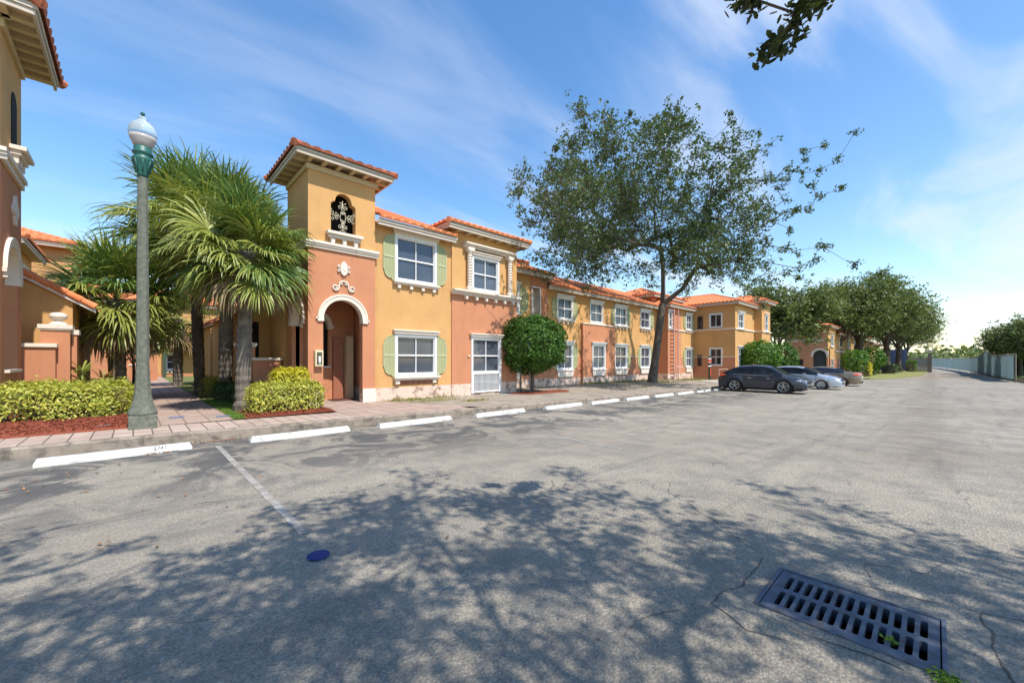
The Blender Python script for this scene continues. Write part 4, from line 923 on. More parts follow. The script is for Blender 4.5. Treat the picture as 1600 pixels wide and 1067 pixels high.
# second and third houses behind on the left
LB2 = thing('apartment_building', (-4, 24.5, 0), 'ochre two-storey house with dark eaves rising behind the left gable wing', 'building')
walls('wall', front(24.6), -12, -3.45, 0, 6.2, [window(LB2, front(24.6), -5.0, -4.1, 4.3, 5.5)], [(2, 1), (99, 2)], LB2)
walls('wall', side_right(-3.45), 24.6, 29, 0, 6.2, [window(LB2, side_right(-3.45), 26.0, 27.1, 4.0, 5.4, glass=GLD)], [(2, 1), (99, 2)], LB2)
roof_block(LB2, -12, -3.45, 24.6, 29, 6.1, 0.4, 22, hipl=False, ol=0)
LB3 = thing('apartment_building', (-3, 30.5, 0), 'taller ochre house with a tiled hip roof and arched window, farthest on the left', 'building')
walls('wall', front(30.5), -12, -2.3, 0, 7.4, [], [(2, 1), (99, 2)], LB3)
m = MB(front(30.5)); m.prism([(-4.25+0.42*math.cos(math.pi*k/12), 6.45+0.42*math.sin(math.pi*k/12)) for k in range(13)], 0.002, 0.03); m.build('arched_window', GLD, LB3)
walls('wall', side_right(-2.3), 30.5, 36, 0, 7.4, [], [(2, 1), (99, 2)], LB3)
roof_block(LB3, -12, -2.3, 30.5, 36, 7.2, 0.45, 20, hipl=False, ol=0)
# ================================================================== courtyard on the right of the path
CB = thing('courtyard_house', (3.3, 17.8, 0), 'low ochre courtyard house with a white rake board behind the palms and the tower', 'house')
gable_end(CB, 2.75, 3.9, 17.6, 3.30, 3.95, 0.4, mirror=-1)
m = MB(); m.box(3.8, 9, 15.25, 21, 0, 5.9); m.build('rear_wall', OCH, CB)
m = MB(); m.box(3.05, 3.45, 17.58, 17.60, 0.9, 3.0); m.build('dark_opening', DRK, CB)
gable_end(CB, 2.75, 3.9, 24.5, 3.30, 3.95, 0.4, mirror=-1)
m = MB(front(24.48)); m.box(2.95, 3.35, 0, 0.04, 0.3, 2.35); m.build('side_door', WHT, CB)
m = MB(); m.box(2.70, 9, 30, 30.5, 0, 3.6); m.build('rear_wall', TER, CB)
garden_wall('shaded garden wall with a capped pier behind the front palm', (2.9, 3.75), 15.6, 1.55, 2.5, 3.0, 2.0)
EB = thing('courtyard_house', (1, 44, 0), 'ochre and terracotta house with white windows closing the end of the brick path', 'house')
hs = [window(EB, front(44), 1.95, 3.0, 0.75, 2.1), window(EB, front(44), 4.0, 5.1, 0.75, 2.1)]
walls('wall', front(44), -14, 0.9, 0, 6.1, [], [(2.2, 1), (99, 2)], EB)
walls('wall', front(44), 0.9, 14, 0, 6.1, hs, [(0.4, 1), (99, 2)], EB)
roof_block(EB, -14, 14, 44, 50, 6.1, 0.4, 22)
m = MB(); m.box(1.7, 5.6, 42.6, 43.9, 2.5, 2.62); m.box(1.75, 1.95, 42.6, 42.8, 0.2, 2.5); m.box(5.3, 5.5, 42.6, 42.8, 0.2, 2.5); m.build('porch_frame', PST, EB)
g = garden_wall('small terracotta pier with a white cap at the end of the path', (-0.2, 0.3), 36.0, 1.2, 0.45, 1.2, 2.0)
# ================================================================== row of houses beyond the side street
FB = thing('apartment_building', (62, 9, -0.5), 'distant house row with an arched side entrance behind the street trees', 'building')
TF = side_left(62.0)
h = [(-10.5, -9.15, -1, arch_top(-9.825, 0.675, 2.15))]
m = MB(TF); wall(m, -13.5, -9.0, -1, 5.9, h, [(4.0, 1), (99, 1)], 0.5); m.build('wall', WM, FB); arch_trim(FB, TF, -9.825, 0.675, 2.15, 0.22, 0.08)
m = MB(); m.box(62.6, 62.7, 8.9, 10.8, -1, 3); m.build('gate_panel', mat('dark_grey_gate', (0.06, 0.07, 0.08), 0.6, 0.1, 5, 0), FB)
m = MB(TF); m.box(-13.5, -8.95, 0, 0.08, 3.95, 4.1); m.build('string_course', CRM, FB)
m = MB(TF); m.box(-12.2, -11.5, 0.0, 0.03, 0.9, 1.7); m.build('dark_window', GLD, FB)
TFf = front(9.0); hs = []
for k, x in enumerate((64, 70.5, 78, 85, 93, 102, 112)):
    hs.append(window(FB, TFf, x, x+1.7, 3.3, 4.7, sill='plain'))
    hs.append(window(FB, TFf, x+0.2, x+1.7, 0.1, 1.6, sill='plain'))
walls('wall', TFf, 62, 130, -1.5, 5.2, hs, [(1.7, 1), (99, 2)], FB)
roof_block(FB, 62, 67, 9, 16, 5.6, 0.4, 20)
walls('tower_wall', front(8.9), 62, 67, 5.0, 5.9, [], [(99, 2)], FB)
roof_block(FB, 67.5, 88, 9, 16, 4.9, 0.5, 22, hipl=False)
roof_block(FB, 88.5, 98, 8.6, 16, 5.4, 0.5, 22)
roof_block(FB, 99, 130, 9, 16, 4.9, 0.5, 22, hipl=False)
m = MB(TFf); m.box(67, 130, 0, 0.1, 2.7, 2.85); m.build('string_course', CRM, FB)
m = MB(); m.box(124, 127, 4.2, 9.0, -1.5, 3.3); m.build('pale_corner_wall', OCH, FB)
GH = thing('apartment_building', (120, -30, -0.9), 'low orange-roofed house past the right end of the mesh fence', 'building')
walls('wall', side_left(110), 8, 24, -1.5, 2.6, [], [(99, 2)], GH)
m = MB(); m.box(110, 120, -24, -8, -1.5, 2.6); m.build('wall', OCH, GH)
roof_block(GH, 110, 120, -24, -8, 2.6, 0.5, 22)

# ================================================================== street furniture
# lamp
LX, LY = 0.14, 11.02
lp_ = thing('street_lamp', (LX, LY, 0.19), 'tall concrete street lamp with green collar and acorn glass globe by the path', 'street lamp')
m = MB(); m.box(LX-0.215, LX+0.215, LY-0.215, LY+0.215, 0.1, 0.45); m.build('plinth', CON, lp_, bevel=0.02)
m = MB(); pr = [(0.225, 0.45), (0.235, 0.49), (0.225, 0.53), (0.19, 0.60), (0.165, 0.70), (0.140, 0.84), (0.122, 1.02), (0.110, 1.35)]
pr += [(0.106 - 0.026*(k/10), 1.4 + (5.27-1.4)*k/10) for k in range(11)]
n = 16; rings = []
for r, z in pr:
    ring_ = []
    for j in range(n):
        a = 2*math.pi*(j+0.5)/n; rr = r*(1.0 if j % 2 else (0.93 if z > 0.7 else 0.98)); ring_.append(m.pt((LX+rr*math.cos(a), LY+rr*math.sin(a), z)))
    rings.append(ring_)
for r0, r1 in zip(rings, rings[1:]):
    for j in range(n): m.f.append((r0[j], r0[(j+1)%n], r1[(j+1)%n], r1[j])); m.m.append(0)
m.build('pole', CON, lp_)
HS = lambda pr_: [(r*0.86, 5.25+(z-5.6)*0.94) for r, z in pr_]
m = MB(); m.lathe(LX, LY, HS([(0.10, 5.60), (0.10, 5.66), (0.12, 5.72), (0.14, 5.80), (0.17, 5.90), (0.195, 5.96), (0.195, 5.99), (0.155, 6.02), (0.15, 6.06), (0.185, 6.09), (0.19, 6.12), (0.16, 6.16), (0.165, 6.22), (0.15, 6.24)]), 28)
for k in range(8):
    a = 2*math.pi*k/8; m.tube([(LX+0.10*math.cos(a), LY+0.10*math.sin(a), 5.33), (LX+0.13*math.cos(a), LY+0.13*math.sin(a), 5.46), (LX+0.163*math.cos(a), LY+0.163*math.sin(a), 5.57)], 0.012, 5)
m.build('collar', GRM, lp_, smooth=True)
gm = bpy.data.materials.new('acorn_glass'); gm.use_nodes = True; b_ = gm.node_tree.nodes['Principled BSDF']
b_.inputs['Base Color'].default_value = (0.70, 0.80, 0.86, 1); b_.inputs['Roughness'].default_value = 0.25; b_.inputs['Transmission Weight'].default_value = 0.6; b_.inputs['IOR'].default_value = 1.15
gd = bpy.data.materials.new('prismatic_glass'); gd.use_nodes = True; b2 = gd.node_tree.nodes['Principled BSDF']
b2.inputs['Base Color'].default_value = (0.58, 0.52, 0.50, 1); b2.inputs['Roughness'].default_value = 0.2; b2.inputs['Transmission Weight'].default_value = 0.25
g1 = MB(); g1.lathe(LX, LY, HS([(0.15, 6.24), (0.19, 6.30), (0.235, 6.40), (0.252, 6.46)]), 36); gb = g1.build('lower_globe', gd, lp_, smooth=True)
g1 = MB(); g1.lathe(LX, LY, HS([(0.252, 6.462), (0.262, 6.54), (0.25, 6.62), (0.21, 6.70), (0.15, 6.77), (0.09, 6.81), (0.075, 6.83), (0.09, 6.85), (0.075, 6.88), (0.035, 6.90)]), 36); g2 = g1.build('upper_globe', gm, lp_, smooth=True)
g1 = MB(); g1.lathe(LX, LY, HS([(0.02, 6.90), (0.02, 6.93), (0.045, 6.95), (0.045, 6.975), (0.015, 7.0)]), 12); g1.build('finial', GRM, g2)
g1 = MB(); g1.lathe(LX, LY, HS([(0.09, 6.2), (0.09, 6.36), (0.05, 6.5)]), 12); g1.build('lamp_bulb', mat('bulb_white', (0.8, 0.8, 0.78), 0.4, 0.02, 5, 0), lp_)

# wheel stops
stops = [(-1.05, 0.75, 9.0), (1.62, 3.50, 9.0), (4.18, 6.22, 8.98), (7.05, 9.0, 8.97), (10.0, 12.0, 8.97), (12.6, 14.5, 8.97), (15.1, 17.0, 8.97), (17.6, 19.5, 8.97), (20.0, 21.9, 8.97), (22.4, 24.3, 8.97), (24.9, 26.8, 8.97)]
ord_ = ['white concrete wheel stop stencilled 2741 nearest the lamp post', 'white wheel stop faintly stencilled 2741 in front of the yellow hedge by the tower', 'white wheel stop in front of the shuttered wing, third from the left',
        'white wheel stop in front of the column bay, kerb side', 'white wheel stop in front of the small round tree', 'white wheel stop just right of the one by the round tree',
        'white wheel stop eighth from the dark car going left', 'white wheel stop in front of the white-framed windows, fourth left of the dark car', 'white wheel stop third to the left of the dark car', 'white wheel stop next to the shadow of the dark car', 'white wheel stop behind the tail of the dark car']
ord_[6] = 'white wheel stop fifth to the left of the dark car'
def text_mesh(name, body, size, loc, rot, m, parent=None, ext=0.001):
    cu = bpy.data.curves.new(name, 'FONT'); cu.body = body; cu.size = size; cu.extrude = ext; cu.align_x = 'CENTER'; cu.align_y = 'CENTER'
    t = bpy.data.objects.new(name, cu); C.objects.link(t); bpy.context.view_layer.update()
    me = bpy.data.meshes.new_from_object(t.evaluated_get(bpy.context.evaluated_depsgraph_get())); bpy.data.objects.remove(t)
    o = bpy.data.objects.new(name, me); C.objects.link(o); me.materials.append(m); o.rotation_euler = rot
    o.location = Vector(loc) - (parent.location if parent else Vector())
    if parent: o.parent = parent
    return o
for k, (a, b, y) in enumerate(stops):
    z = gz((a+b)/2); root = thing('wheel_stop', ((a+b)/2, y, z), ord_[k], 'wheel stop', 'white wheel stops along the kerb')
    m = MB(); n = 24; rings = []
    for i in range(n+1):
        x = a + (b-a)*i/n; e = 0.03 if i in (0, n) else 0
        rings.append([m.pt((x + (e if dz > 0.05 else 0)*(1 if i == 0 else -1), y+dy + 0.006*noise.noise(Vector((x*5, dy*20, k))), z+dz + 0.004*noise.noise(Vector((x*6, dz*9, k))))) for dy, dz in ((-0.085, 0), (-0.075, 0.05), (-0.05, 0.105), (-0.035, 0.115), (0.035, 0.115), (0.05, 0.105), (0.075, 0.05), (0.085, 0))])
    for r0, r1 in zip(rings, rings[1:]):
        for j in range(7): m.f.append((r0[j], r1[j], r1[j+1], r0[j+1])); m.m.append(0)
    m.f.append(tuple(rings[0])); m.m.append(0); m.f.append(tuple(rings[-1][::-1])); m.m.append(0)
    m.build('stop_block', WST, root)
    if k < 2: text_mesh('stencil', '2741', 0.085 if k == 0 else 0.085, (b-0.42 if k == 0 else b-0.38, y-0.0655, z+0.083), (R(58), 0, 0), mat('stencil_grey', (0.12, 0.12, 0.12), 0.9, 0.4, 40, 0) if k == 0 else FNT, root)
# dry leaves against the kerb and on the asphalt (nobody could count them)
m = MB()
def leafq(mb, p, s, nrm=None, tilt=0.5, asp=0.5, mi=None):
    d = Vector((rnd.gauss(0,1), rnd.gauss(0,1), rnd.gauss(0,1)*tilt)).normalized(); n_ = nrm or Vector((rnd.gauss(0,tilt), rnd.gauss(0,tilt), 1)).normalized()
    a = d.cross(n_); 
    if a.length < 1e-3: return
    a.normalize(); d = n_.cross(a)
    mb.face([p-d*s*0.5, p+a*s*asp*0.5, p+d*s*0.5, p-a*s*asp*0.5], mi)
for cx, cy, sx, sy, n in ((0.35, 8.93, 0.12, 0.03, 60), (1.1, 9.5, 0.5, 0.07, 150), (4.0, 9.45, 0.5, 0.05, 60), (-0.6, 8.0, 0.5, 0.5, 26), (1.7, 8.0, 0.2, 0.15, 6), (1.0, 6.0, 1.5, 1.5, 14), (8, 9.3, 3, 0.08, 160), (-1, 5.5, 1.0, 0.8, 20)):
    for _ in range(n):
        x, y = rnd.gauss(cx, sx), rnd.gauss(cy, sy)
        if y < 9.6: leafq(m, Vector((x, y, gz(x)+0.018)), rnd.uniform(0.03, 0.07), tilt=0.35)
tag(m.build('dry_leaves', DRY), 'scattered dry brown leaves along the kerb and on the asphalt', 'leaf litter', kind='stuff')
# drain grate
GZ = gz(3.2)
dg = thing('drain_grate', (3.25, 0.38, GZ), 'rectangular blue-grey iron storm drain grate with two rows of slots in the asphalt', 'drain grate')
m = MB(lambda u, w_, z: (z, u, GZ+w_)); ops = []
for c in range(13):
    for rr in range(2):
        u0 = 0.01 + 0.0555*c + 0.015; x0 = 3.02 + rr*0.25; x1 = x0 + 0.205; hw = 0.0165; uc2 = u0+hw
        ops.append((u0, u0+2*hw, lambda u, q=uc2, x0=x0, hw=hw: x0+hw-math.sqrt(max(0, hw*hw-(u-q)**2)), lambda u, q=uc2, x1=x1, hw=hw: x1-hw+math.sqrt(max(0, hw*hw-(u-q)**2))))
wall(m, HY0+0.028, HY1-0.028, HX0+0.028, HX1-0.028, ops, [(99, 0)], 0.055)
for v in range(len(m.v)): x, y, z = m.v[v]; m.v[v] = (x, y, z+0.006)
m.build('grate_plate', IRN, dg)
m = MB(); zt, zl = GZ+0.012, GZ-0.10
m.box(HX0, HX0+0.022, HY0, HY1, zl, zt); m.box(HX1-0.022, HX1, HY0, HY1, zl, zt); m.box(HX0+0.022, HX1-0.022, HY0, HY0+0.022, zl, zt); m.box(HX0+0.022, HX1-0.022, HY1-0.022, HY1, zl, zt)
m.build('grate_frame', IRN, dg, bevel=0.003)
m = MB(); m.box(HX0-0.02, HX1+0.02, HY0-0.02, HY1+0.02, GZ-0.55, GZ-0.53)
for a in ((HX0-0.04, HX0-0.02, HY0-0.02, HY1+0.02), (HX1+0.02, HX1+0.04, HY0-0.02, HY1+0.02), (HX0-0.02, HX1+0.02, HY0-0.04, HY0-0.02), (HX0-0.02, HX1+0.02, HY1+0.02, HY1+0.04)): m.box(*a, GZ-0.53, GZ-0.06)
m.build('drain_pit', mat('pit_mud', (0.05, 0.035, 0.025), 0.95, 0.3, 8, 0.3), dg)
def weed(mb, x, y, z, n, s, h):
    for _ in range(n):
        leafq(mb, Vector((rnd.gauss(x, s), rnd.gauss(y, s), z+rnd.random()*h)), rnd.uniform(0.015, 0.035), tilt=0.8, asp=0.6)
for nm, (x, y, z, n, s, h), lb in (('weed', (3.10, 0.17, GZ-0.01, 60, 0.012, 0.03), 'tiny lime green weed growing through a drain slot'), ('weed', (2.905, -0.045, GZ+0.006, 130, 0.025, 0.03), 'lime green weed tuft at the near corner of the drain grate')):
    m = MB(); weed(m, x, y, z, n, s, h); tag(m.build(nm, LFG), lb, 'weed')
# blue utility cover in the road, two in the paving, plate in the mulch
def cover(x, y, z, r, mt, lb, name='utility_cover', sq=None):
    m = MB()
    if sq: m.box(x-sq[0], x+sq[0], y-sq[1], y+sq[1], z, z+0.012)
    else: m.lathe(x, y, [(r, z), (r, z+0.006), (r*0.88, z+0.008), (r*0.86, z+0.005), (0.001, z+0.005)], 24)
    tag(m.build(name, mt), lb, 'utility cover')
cover(1.07, 3.37, 0.0, 0.084, BLU, 'round blue painted cover on the shaded asphalt')
cover(0.75, 12.4, 0.192, 0, mat('blue_plastic_lid', (0.12, 0.17, 0.30), 0.6, 0.1, 5, 0), 'flat blue-grey lid set in the brick path nearer the lamp', sq=(0.14, 0.09))
cover(1.62, 11.9, 0.192, 0, MATS['blue_plastic_lid'], 'flat blue-grey lid at the right edge of the brick path', sq=(0.16, 0.08))
cover(-0.42, 11.35, 0.26, 0, mat('white_plate', (0.6, 0.6, 0.6), 0.6, 0.1, 5, 0), 'small white plate lying in the red mulch by the lamp', sq=(0.09, 0.05))
# sign post and stake by the round tree
def onp(x, y): return zpl(x, y)
s = thing('parking_sign', (12.28, 12.4, onp(12.28, 12.4)), 'blue and white parking sign on a slim dark post in the round tree', 'sign')
m = MB(); m.box(12.255, 12.305, 12.385, 12.43, 0, 2.62); m.build('post', PST, s)
m = MB(); m.box(12.27, 12.56, 12.02, 12.035, 2.22, 2.62); sg = m.build('sign_panel', SGB, s)
m = MB(); m.box(12.355, 12.475, 12.012, 12.018, 2.34, 2.44); m.build('symbol', WHT, sg)
m = MB(); m.box(12.29, 12.54, 12.02, 12.035, 2.02, 2.19); m.build('lower_panel', mat('sign_grey', (0.25, 0.30, 0.36), 0.6, 0.1, 5, 0), s)
m = MB(); m.box(12.36, 12.44, 12.035, 12.40, 2.3, 2.36); m.build('bracket', PST, s)
m = MB(); m.tube([(12.75, 12.3, onp(12.7, 12.3)-0.05), (12.72, 12.33, 1.5)], 0.022, 6); tag(m.build('stake', WOD), 'thin brown wooden stake left of the round tree trunk', 'stake')
# scaffold ladder and sign post at the far wing
sc = thing('scaffold_ladder', (31.2, 14.0, 0), 'tall red and white scaffold ladder standing against the far wing beside the oak trunk', 'scaffold')
m = MB()
for x in (30.75, 31.5): m.box(x-0.035, x+0.035, 13.98, 14.05, 0, 5.6)
m.build('upright', mat('pink_white_paint', (0.62, 0.42, 0.36), 0.6, 0.1, 5, 0), sc)
m = MB()
for k in range(18): m.box(30.79, 31.46, 13.99, 14.04, 0.3+0.3*k, 0.34+0.3*k)
m.build('rungs', RED, sc)
m = MB(); m.box(30.2, 31.6, 13.6, 13.64, 1.05, 1.1); m.box(30.3, 30.34, 13.6, 13.64, 0, 1.05); m.build('rail', MATS['pink_white_paint'], sc)
wp = thing('sign_post', (32.2, 11.9, 0), 'dark post with a red and white striped board in front of the far wing', 'sign')
px_, py_ = 34.1, 12.6
m = MB(); m.box(px_-0.07, px_+0.07, py_-0.07, py_+0.07, -0.2, 1.9); m.build('post', PST, wp)
m = MB()
for k in range(3): m.box(px_-0.5, px_+0.1, py_-0.10, py_-0.08, 1.05+0.3*k, 1.13+0.3*k)
m.build('white_bars', WHT, wp)
m = MB(); m.box(px_-0.5, px_+0.1, py_-0.12, py_-0.10, 1.4, 1.6); m.box(px_-0.08, px_+0.08, py_-0.09, py_-0.08, 0.3, 0.9); m.build('red_panel', RED, wp)
m = MB()
for x in (33.0, 34.9): m.tube([(x, 11.5, -0.1), (x, 11.5, 0.85)], 0.02, 5)
m.tube([(33.0, 11.5, 0.85), (34.9, 11.5, 0.85)], 0.02, 5); m.tube([(33.0, 11.5, 0.45), (34.9, 11.5, 0.45)], 0.015, 5)
tag(m.build('handrail', MATS['pink_white_paint']), 'thin pale handrail on the grass in front of the shaded wall', 'handrail')

# ================================================================== fence with windscreen mesh on the right
fn = thing('mesh_fence', (97, -5.6, gz(97)), 'long blue-green windscreen mesh fence curving along the right side of the road', 'fence')
fp = [(63.5, -5.45, 2.75), (70, -5.5, 2.9), (78, -5.55, 2.95), (90, -5.6, 3.2), (97, -5.6, 4.0), (101, -5.5, 3.7), (108, -5.3, 3.2), (120, -4.9, 3.0), (140, -4.0, 3.0), (165, -2.4, 3.05), (185, -1.0, 3.1), (215, 3.5, 3.1), (260, 12, 3.1)]
m = MB(); n = 0
for (x0, y0, h0), (x1, y1, h1) in zip(fp, fp[1:]):
    for k in range(6):
        a, b = k/6, (k+1)/6
        def P(t, z0, hh=None):
            x, y = x0+(x1-x0)*t, y0+(y1-y0)*t; h_ = (h0+(h1-h0)*t) - 0.12*math.sin(math.pi*t) if hh is None else hh
            return (x, y + 0.06*math.sin(x*3.1), gz(x) + (h_ if z0 else 0.28))
        m.face([P(a, 0), P(b, 0), P(b, 1), P(a, 1)])
m.build('windscreen', MSH, fn)
for (x, y, h_) in fp:
    m = MB(); m.tube([(x, y-0.08, gz(x)-0.1), (x, y-0.08, gz(x)+h_+0.1)], 0.06, 6); m.build('post', WOD, fn)
m = MB(); m.tube([(x, y-0.02, gz(x)+h_) for x, y, h_ in fp], 0.05, 5); m.build('top_rail', mat('ochre_rail', (0.42, 0.30, 0.20), 0.8, 0.1, 5, 0), fn)
# gate and tarpaulin fence on the left of the far road
gt = thing('wooden_gate', (118, 1.5, -0.9), 'grey weathered wooden gate with pillar and white cap where the road bends', 'gate')
m = MB()
for k in range(22): y = 0.9 + 0.14*k; m.box(118, 118.08, y, y+0.11, -1.0, 2.1 + 0.15*math.sin(k*1.7))
m.build('boards', WOD, gt)
m = MB(); m.box(117.6, 118.4, 0.35, 0.9, -1.0, 3.0); m.build('pillar', WOD, gt); m = MB(); m.box(117.3, 118.7, 0.0, 1.3, 3.4, 3.65); m.box(117.8, 118.2, 0.5, 0.75, 3.0, 3.4); m.build('pillar_cap', WHT, gt)
m = MB()
for k in range(10): y0 = 4.1+0.42*k; m.box(121+0.12*(k % 2), 121.05+0.12*(k % 2), y0, y0+0.42, -0.9, 3.9)
tag(m.build('tarpaulin_fence', TRP), 'tall blue tarpaulin screen behind the street trees', 'fence')

# ================================================================== cars
def car(loc, rz, name, pnt, L, W, prof, wheels, wr, label, tail, sill=0.20):
    """prof: list of (s, zbelt, ztop, half width at top as fraction, kind) from tail s=0 to nose s=L"""
    root = thing(name, loc, label, 'car'); root.rotation_euler = (0, 0, rz)
    hw = W/2
    def P(m, s, y, z): return m.pt((s - L/2, y, z))
    st = []; N_ = 72
    def interp(s, k):
        for a, b in zip(prof, prof[1:]):
            if s <= b[0]: t = (s-a[0])/(b[0]-a[0]); t = t*t*(3-2*t) if False else t; return a[k] + (b[k]-a[k])*t
        return prof[-1][k]
    for i in range(N_+1): st.append(L*i/N_)
    def archz(s):
        z = sill + 0.05*max(0, (0.5-s))/0.5*1.2 + 0.06*max(0, s-(L-0.5))/0.5
        for w_ in wheels:
            d = abs(s-w_); r_ = wr+0.055
            if d < r_: z = max(z, math.sqrt(r_*r_-d*d) + wr*0.98)
        return z
    body = MB(); secs = []
    for s in st:
        zb_ = interp(s, 1); zt_ = interp(s, 2); ft = interp(s, 3)
        pw = hw*(1 - 0.16*max(0, 1-s/0.55)**2.2 - 0.20*max(0, 1-(L-s)/0.75)**2.0)
        za = archz(s); flare = 0.0
        for w_ in wheels: flare = max(flare, 0.028*math.exp(-((s-w_)/0.42)**2))
        zm = max(za+0.02, 0.52)
        pts = [(0, sill+0.02), (pw*0.86, sill), (pw*0.965, za), (pw+flare*0.8, zm), (pw*0.99+flare*0.4, (zm+zb_)/2+0.02), (pw*0.955, zb_), (pw*ft, zb_+(zt_-zb_)*0.86), (pw*ft*0.86, zb_+(zt_-zb_)*0.97), (pw*ft*0.45, zt_), (0, zt_+0.008)]
        secs.append((s, pts, zb_, zt_))
    gs = [g for g in prof if g[4] != 'g']
    def in_glass(s): 
        for a, b in zip(prof, prof[1:]):
            if a[0] - 1e-6 <= s < b[0]: return a[4]
        return 'b'
    sides = {1: MB(), -1: MB()}; shield = MB()
    for sy in (1, -1):
        side = sides[sy]
        for (s0, p0, b0, t0), (s1, p1, b1, t1) in zip(secs, secs[1:]):
            kind = in_glass((s0+s1)/2)
            for j in range(len(p0)-1):
                q = [(s0-L/2, sy*p0[j][0], p0[j][1]), (s1-L/2, sy*p1[j][0], p1[j][1]), (s1-L/2, sy*p1[j+1][0], p1[j+1][1]), (s0-L/2, sy*p0[j+1][0], p0[j+1][1])]
                if sy < 0: q = q[::-1]
                if j == 5 and kind in ('G',): side.face(q)
                elif j == 5 and kind in ('W', 'R') and (t0+t1-b0-b1)/2 > 0.16: side.face(q)
                elif j >= 6 and kind in ('W', 'R'): shield.face(q)
                else: body.face(q)
    for (s, p, b, t), rev in ((secs[0], 1), (secs[-1], 0)):
        f = [(s-L/2, y, z) for y, z in p] + [(s-L/2, -y, z) for y, z in p[::-1]]
        body.face(f if rev else f[::-1])
    bo = body.build('body', pnt, root, world=False)
    import bmesh
    bm = bmesh.new(); bm.from_mesh(bo.data); bmesh.ops.remove_doubles(bm, verts=bm.verts, dist=0.002); bm.to_mesh(bo.data); bm.free()
    bo.data.polygons.foreach_set('use_smooth', [True]*len(bo.data.polygons)); 
    es = bo.modifiers.new('edge', 'EDGE_SPLIT'); es.split_angle = R(38)
    sides[1].build('side_windows', CGL, root, world=False, smooth=True); sides[-1].build('side_windows', CGL, root, world=False, smooth=True); shield.build('windscreen', CGL, root, world=False, smooth=True)
    # dark underbody and wheel wells
    m = MB(); m.box(-L/2+0.25, L/2-0.25, -hw*0.84, hw*0.84, 0.17, 0.62); m.build('underbody', BLK, root, world=False)
    for w_ in wheels:
        for sy in (1, -1):
            x = w_-L/2; yo = sy*(hw-0.03); yi = sy*(hw-0.24)
            m = MB(lambda a, b, c, x=x: (x+a, b, c)); pr_ = []
            n = 28
            def ringp(mb, r_, y): return [mb.pt((r_*math.cos(2*math.pi*k/n), y, wr + r_*math.sin(2*math.pi*k/n))) for k in range(n)]
            rr = [ringp(m, wr*0.60, yi), ringp(m, wr*0.94, yi), ringp(m, wr, yi+(yo-yi)*0.2), ringp(m, wr, yi+(yo-yi)*0.8), ringp(m, wr*0.95, yo), ringp(m, wr*0.69, yo-sy*0.012), ringp(m, wr*0.68, yo-sy*0.05)]
            for a, b in zip(rr, rr[1:]):
                for k in range(n): m.f.append((a[k], a[(k+1)%n], b[(k+1)%n], b[k])); m.m.append(0)
            wh = m.build('wheel', BLK, root, world=False, smooth=True)
            m = MB(lambda a, b, c, x=x: (x+a, b, c))
            a = ringp(m, wr*0.69, yo-sy*0.010); b = ringp(m, wr*0.62, yo-sy*0.018); c = ringp(m, wr*0.60, yo-sy*0.09)
            for r0, r1 in ((a, b), (b, c)):
                for k in range(n): m.f.append((r0[k], r0[(k+1)%n], r1[(k+1)%n], r1[k])); m.m.append(0)
            for k in range(5):
                for dk in (-0.09, 0.09):
                    an = 2*math.pi*k/5 + 0.3 + dk; ca, sa = math.cos(an), math.sin(an)
                    m.tube([(ca*wr*0.08, yo-sy*0.03, wr+sa*wr*0.08), (math.cos(an+dk*0.9)*wr*0.64, yo-sy*0.02, wr+math.sin(an+dk*0.9)*wr*0.64)], wr*0.042, 5)
            hub = ringp(m, wr*0.13, yo-sy*0.012); m.f.append(tuple(hub)); m.m.append(0)
            m.build('rim', mat('alloy', (0.5, 0.48, 0.45), 0.35, 0.05, 8, 0, metal=0.8), wh)
            m = MB(); dd = [m.pt((x+wr*0.60*math.cos(2*math.pi*k/n), yo-sy*0.10, wr+wr*0.60*math.sin(2*math.pi*k/n))) for k in range(n)]; m.f.append(tuple(dd)); m.m.append(0); m.build('brake_disc', BLK, wh)
    zbF = interp(L-0.5, 1)
    for sy in (1, -1):
        # headlights hug the nose corner, tail lamps the rear corner
        m = MB(); pts = [(L/2-0.62, sy*hw*0.93, 0.80), (L/2-0.25, sy*hw*0.845, 0.77), (L/2-0.08, sy*hw*0.60, 0.70), (L/2-0.05, sy*hw*0.60, 0.62), (L/2-0.24, sy*hw*0.87, 0.64), (L/2-0.50, sy*hw*0.955, 0.71)]
        m.f = []; i0 = [m.pt((x, y+sy*0.015, z)) for x, y, z in pts]; c = m.pt((L/2-0.28, sy*hw*0.92, 0.725)); 
        for k in range(6): m.f.append((i0[k], i0[(k+1) % 6], c)); m.m.append(0)
        m.build('headlight', HLT, root, world=False)
        m = MB(); zr = tail; pts = [(-L/2+0.50, sy*hw*0.975, zr), (-L/2+0.16, sy*hw*0.90, zr+0.06), (-L/2-0.01, sy*hw*0.62, zr+0.04), (-L/2-0.015, sy*hw*0.62, zr-0.12), (-L/2+0.15, sy*hw*0.915, zr-0.13), (-L/2+0.34, sy*hw*0.985, zr-0.06)]
        i0 = [m.pt((x, y+sy*0.015, z)) for x, y, z in pts]; c = m.pt((-L/2+0.14, sy*(hw*0.93), zr-0.03))
        for k in range(6): m.f.append((i0[k], i0[(k+1) % 6], c)); m.m.append(0)
        m.build('tail_lamp', LMP, root, world=False)
        sm_ = next(s for s in prof if s[4] == 'W')[0]
        m = MB(); m.box(sm_-L/2-0.02, sm_-L/2+0.16, sy*(hw+0.03)-0.09, sy*(hw+0.03)+0.09, zbF+0.10, zbF+0.23); m.build('mirror', pnt, root, world=False, bevel=0.03)
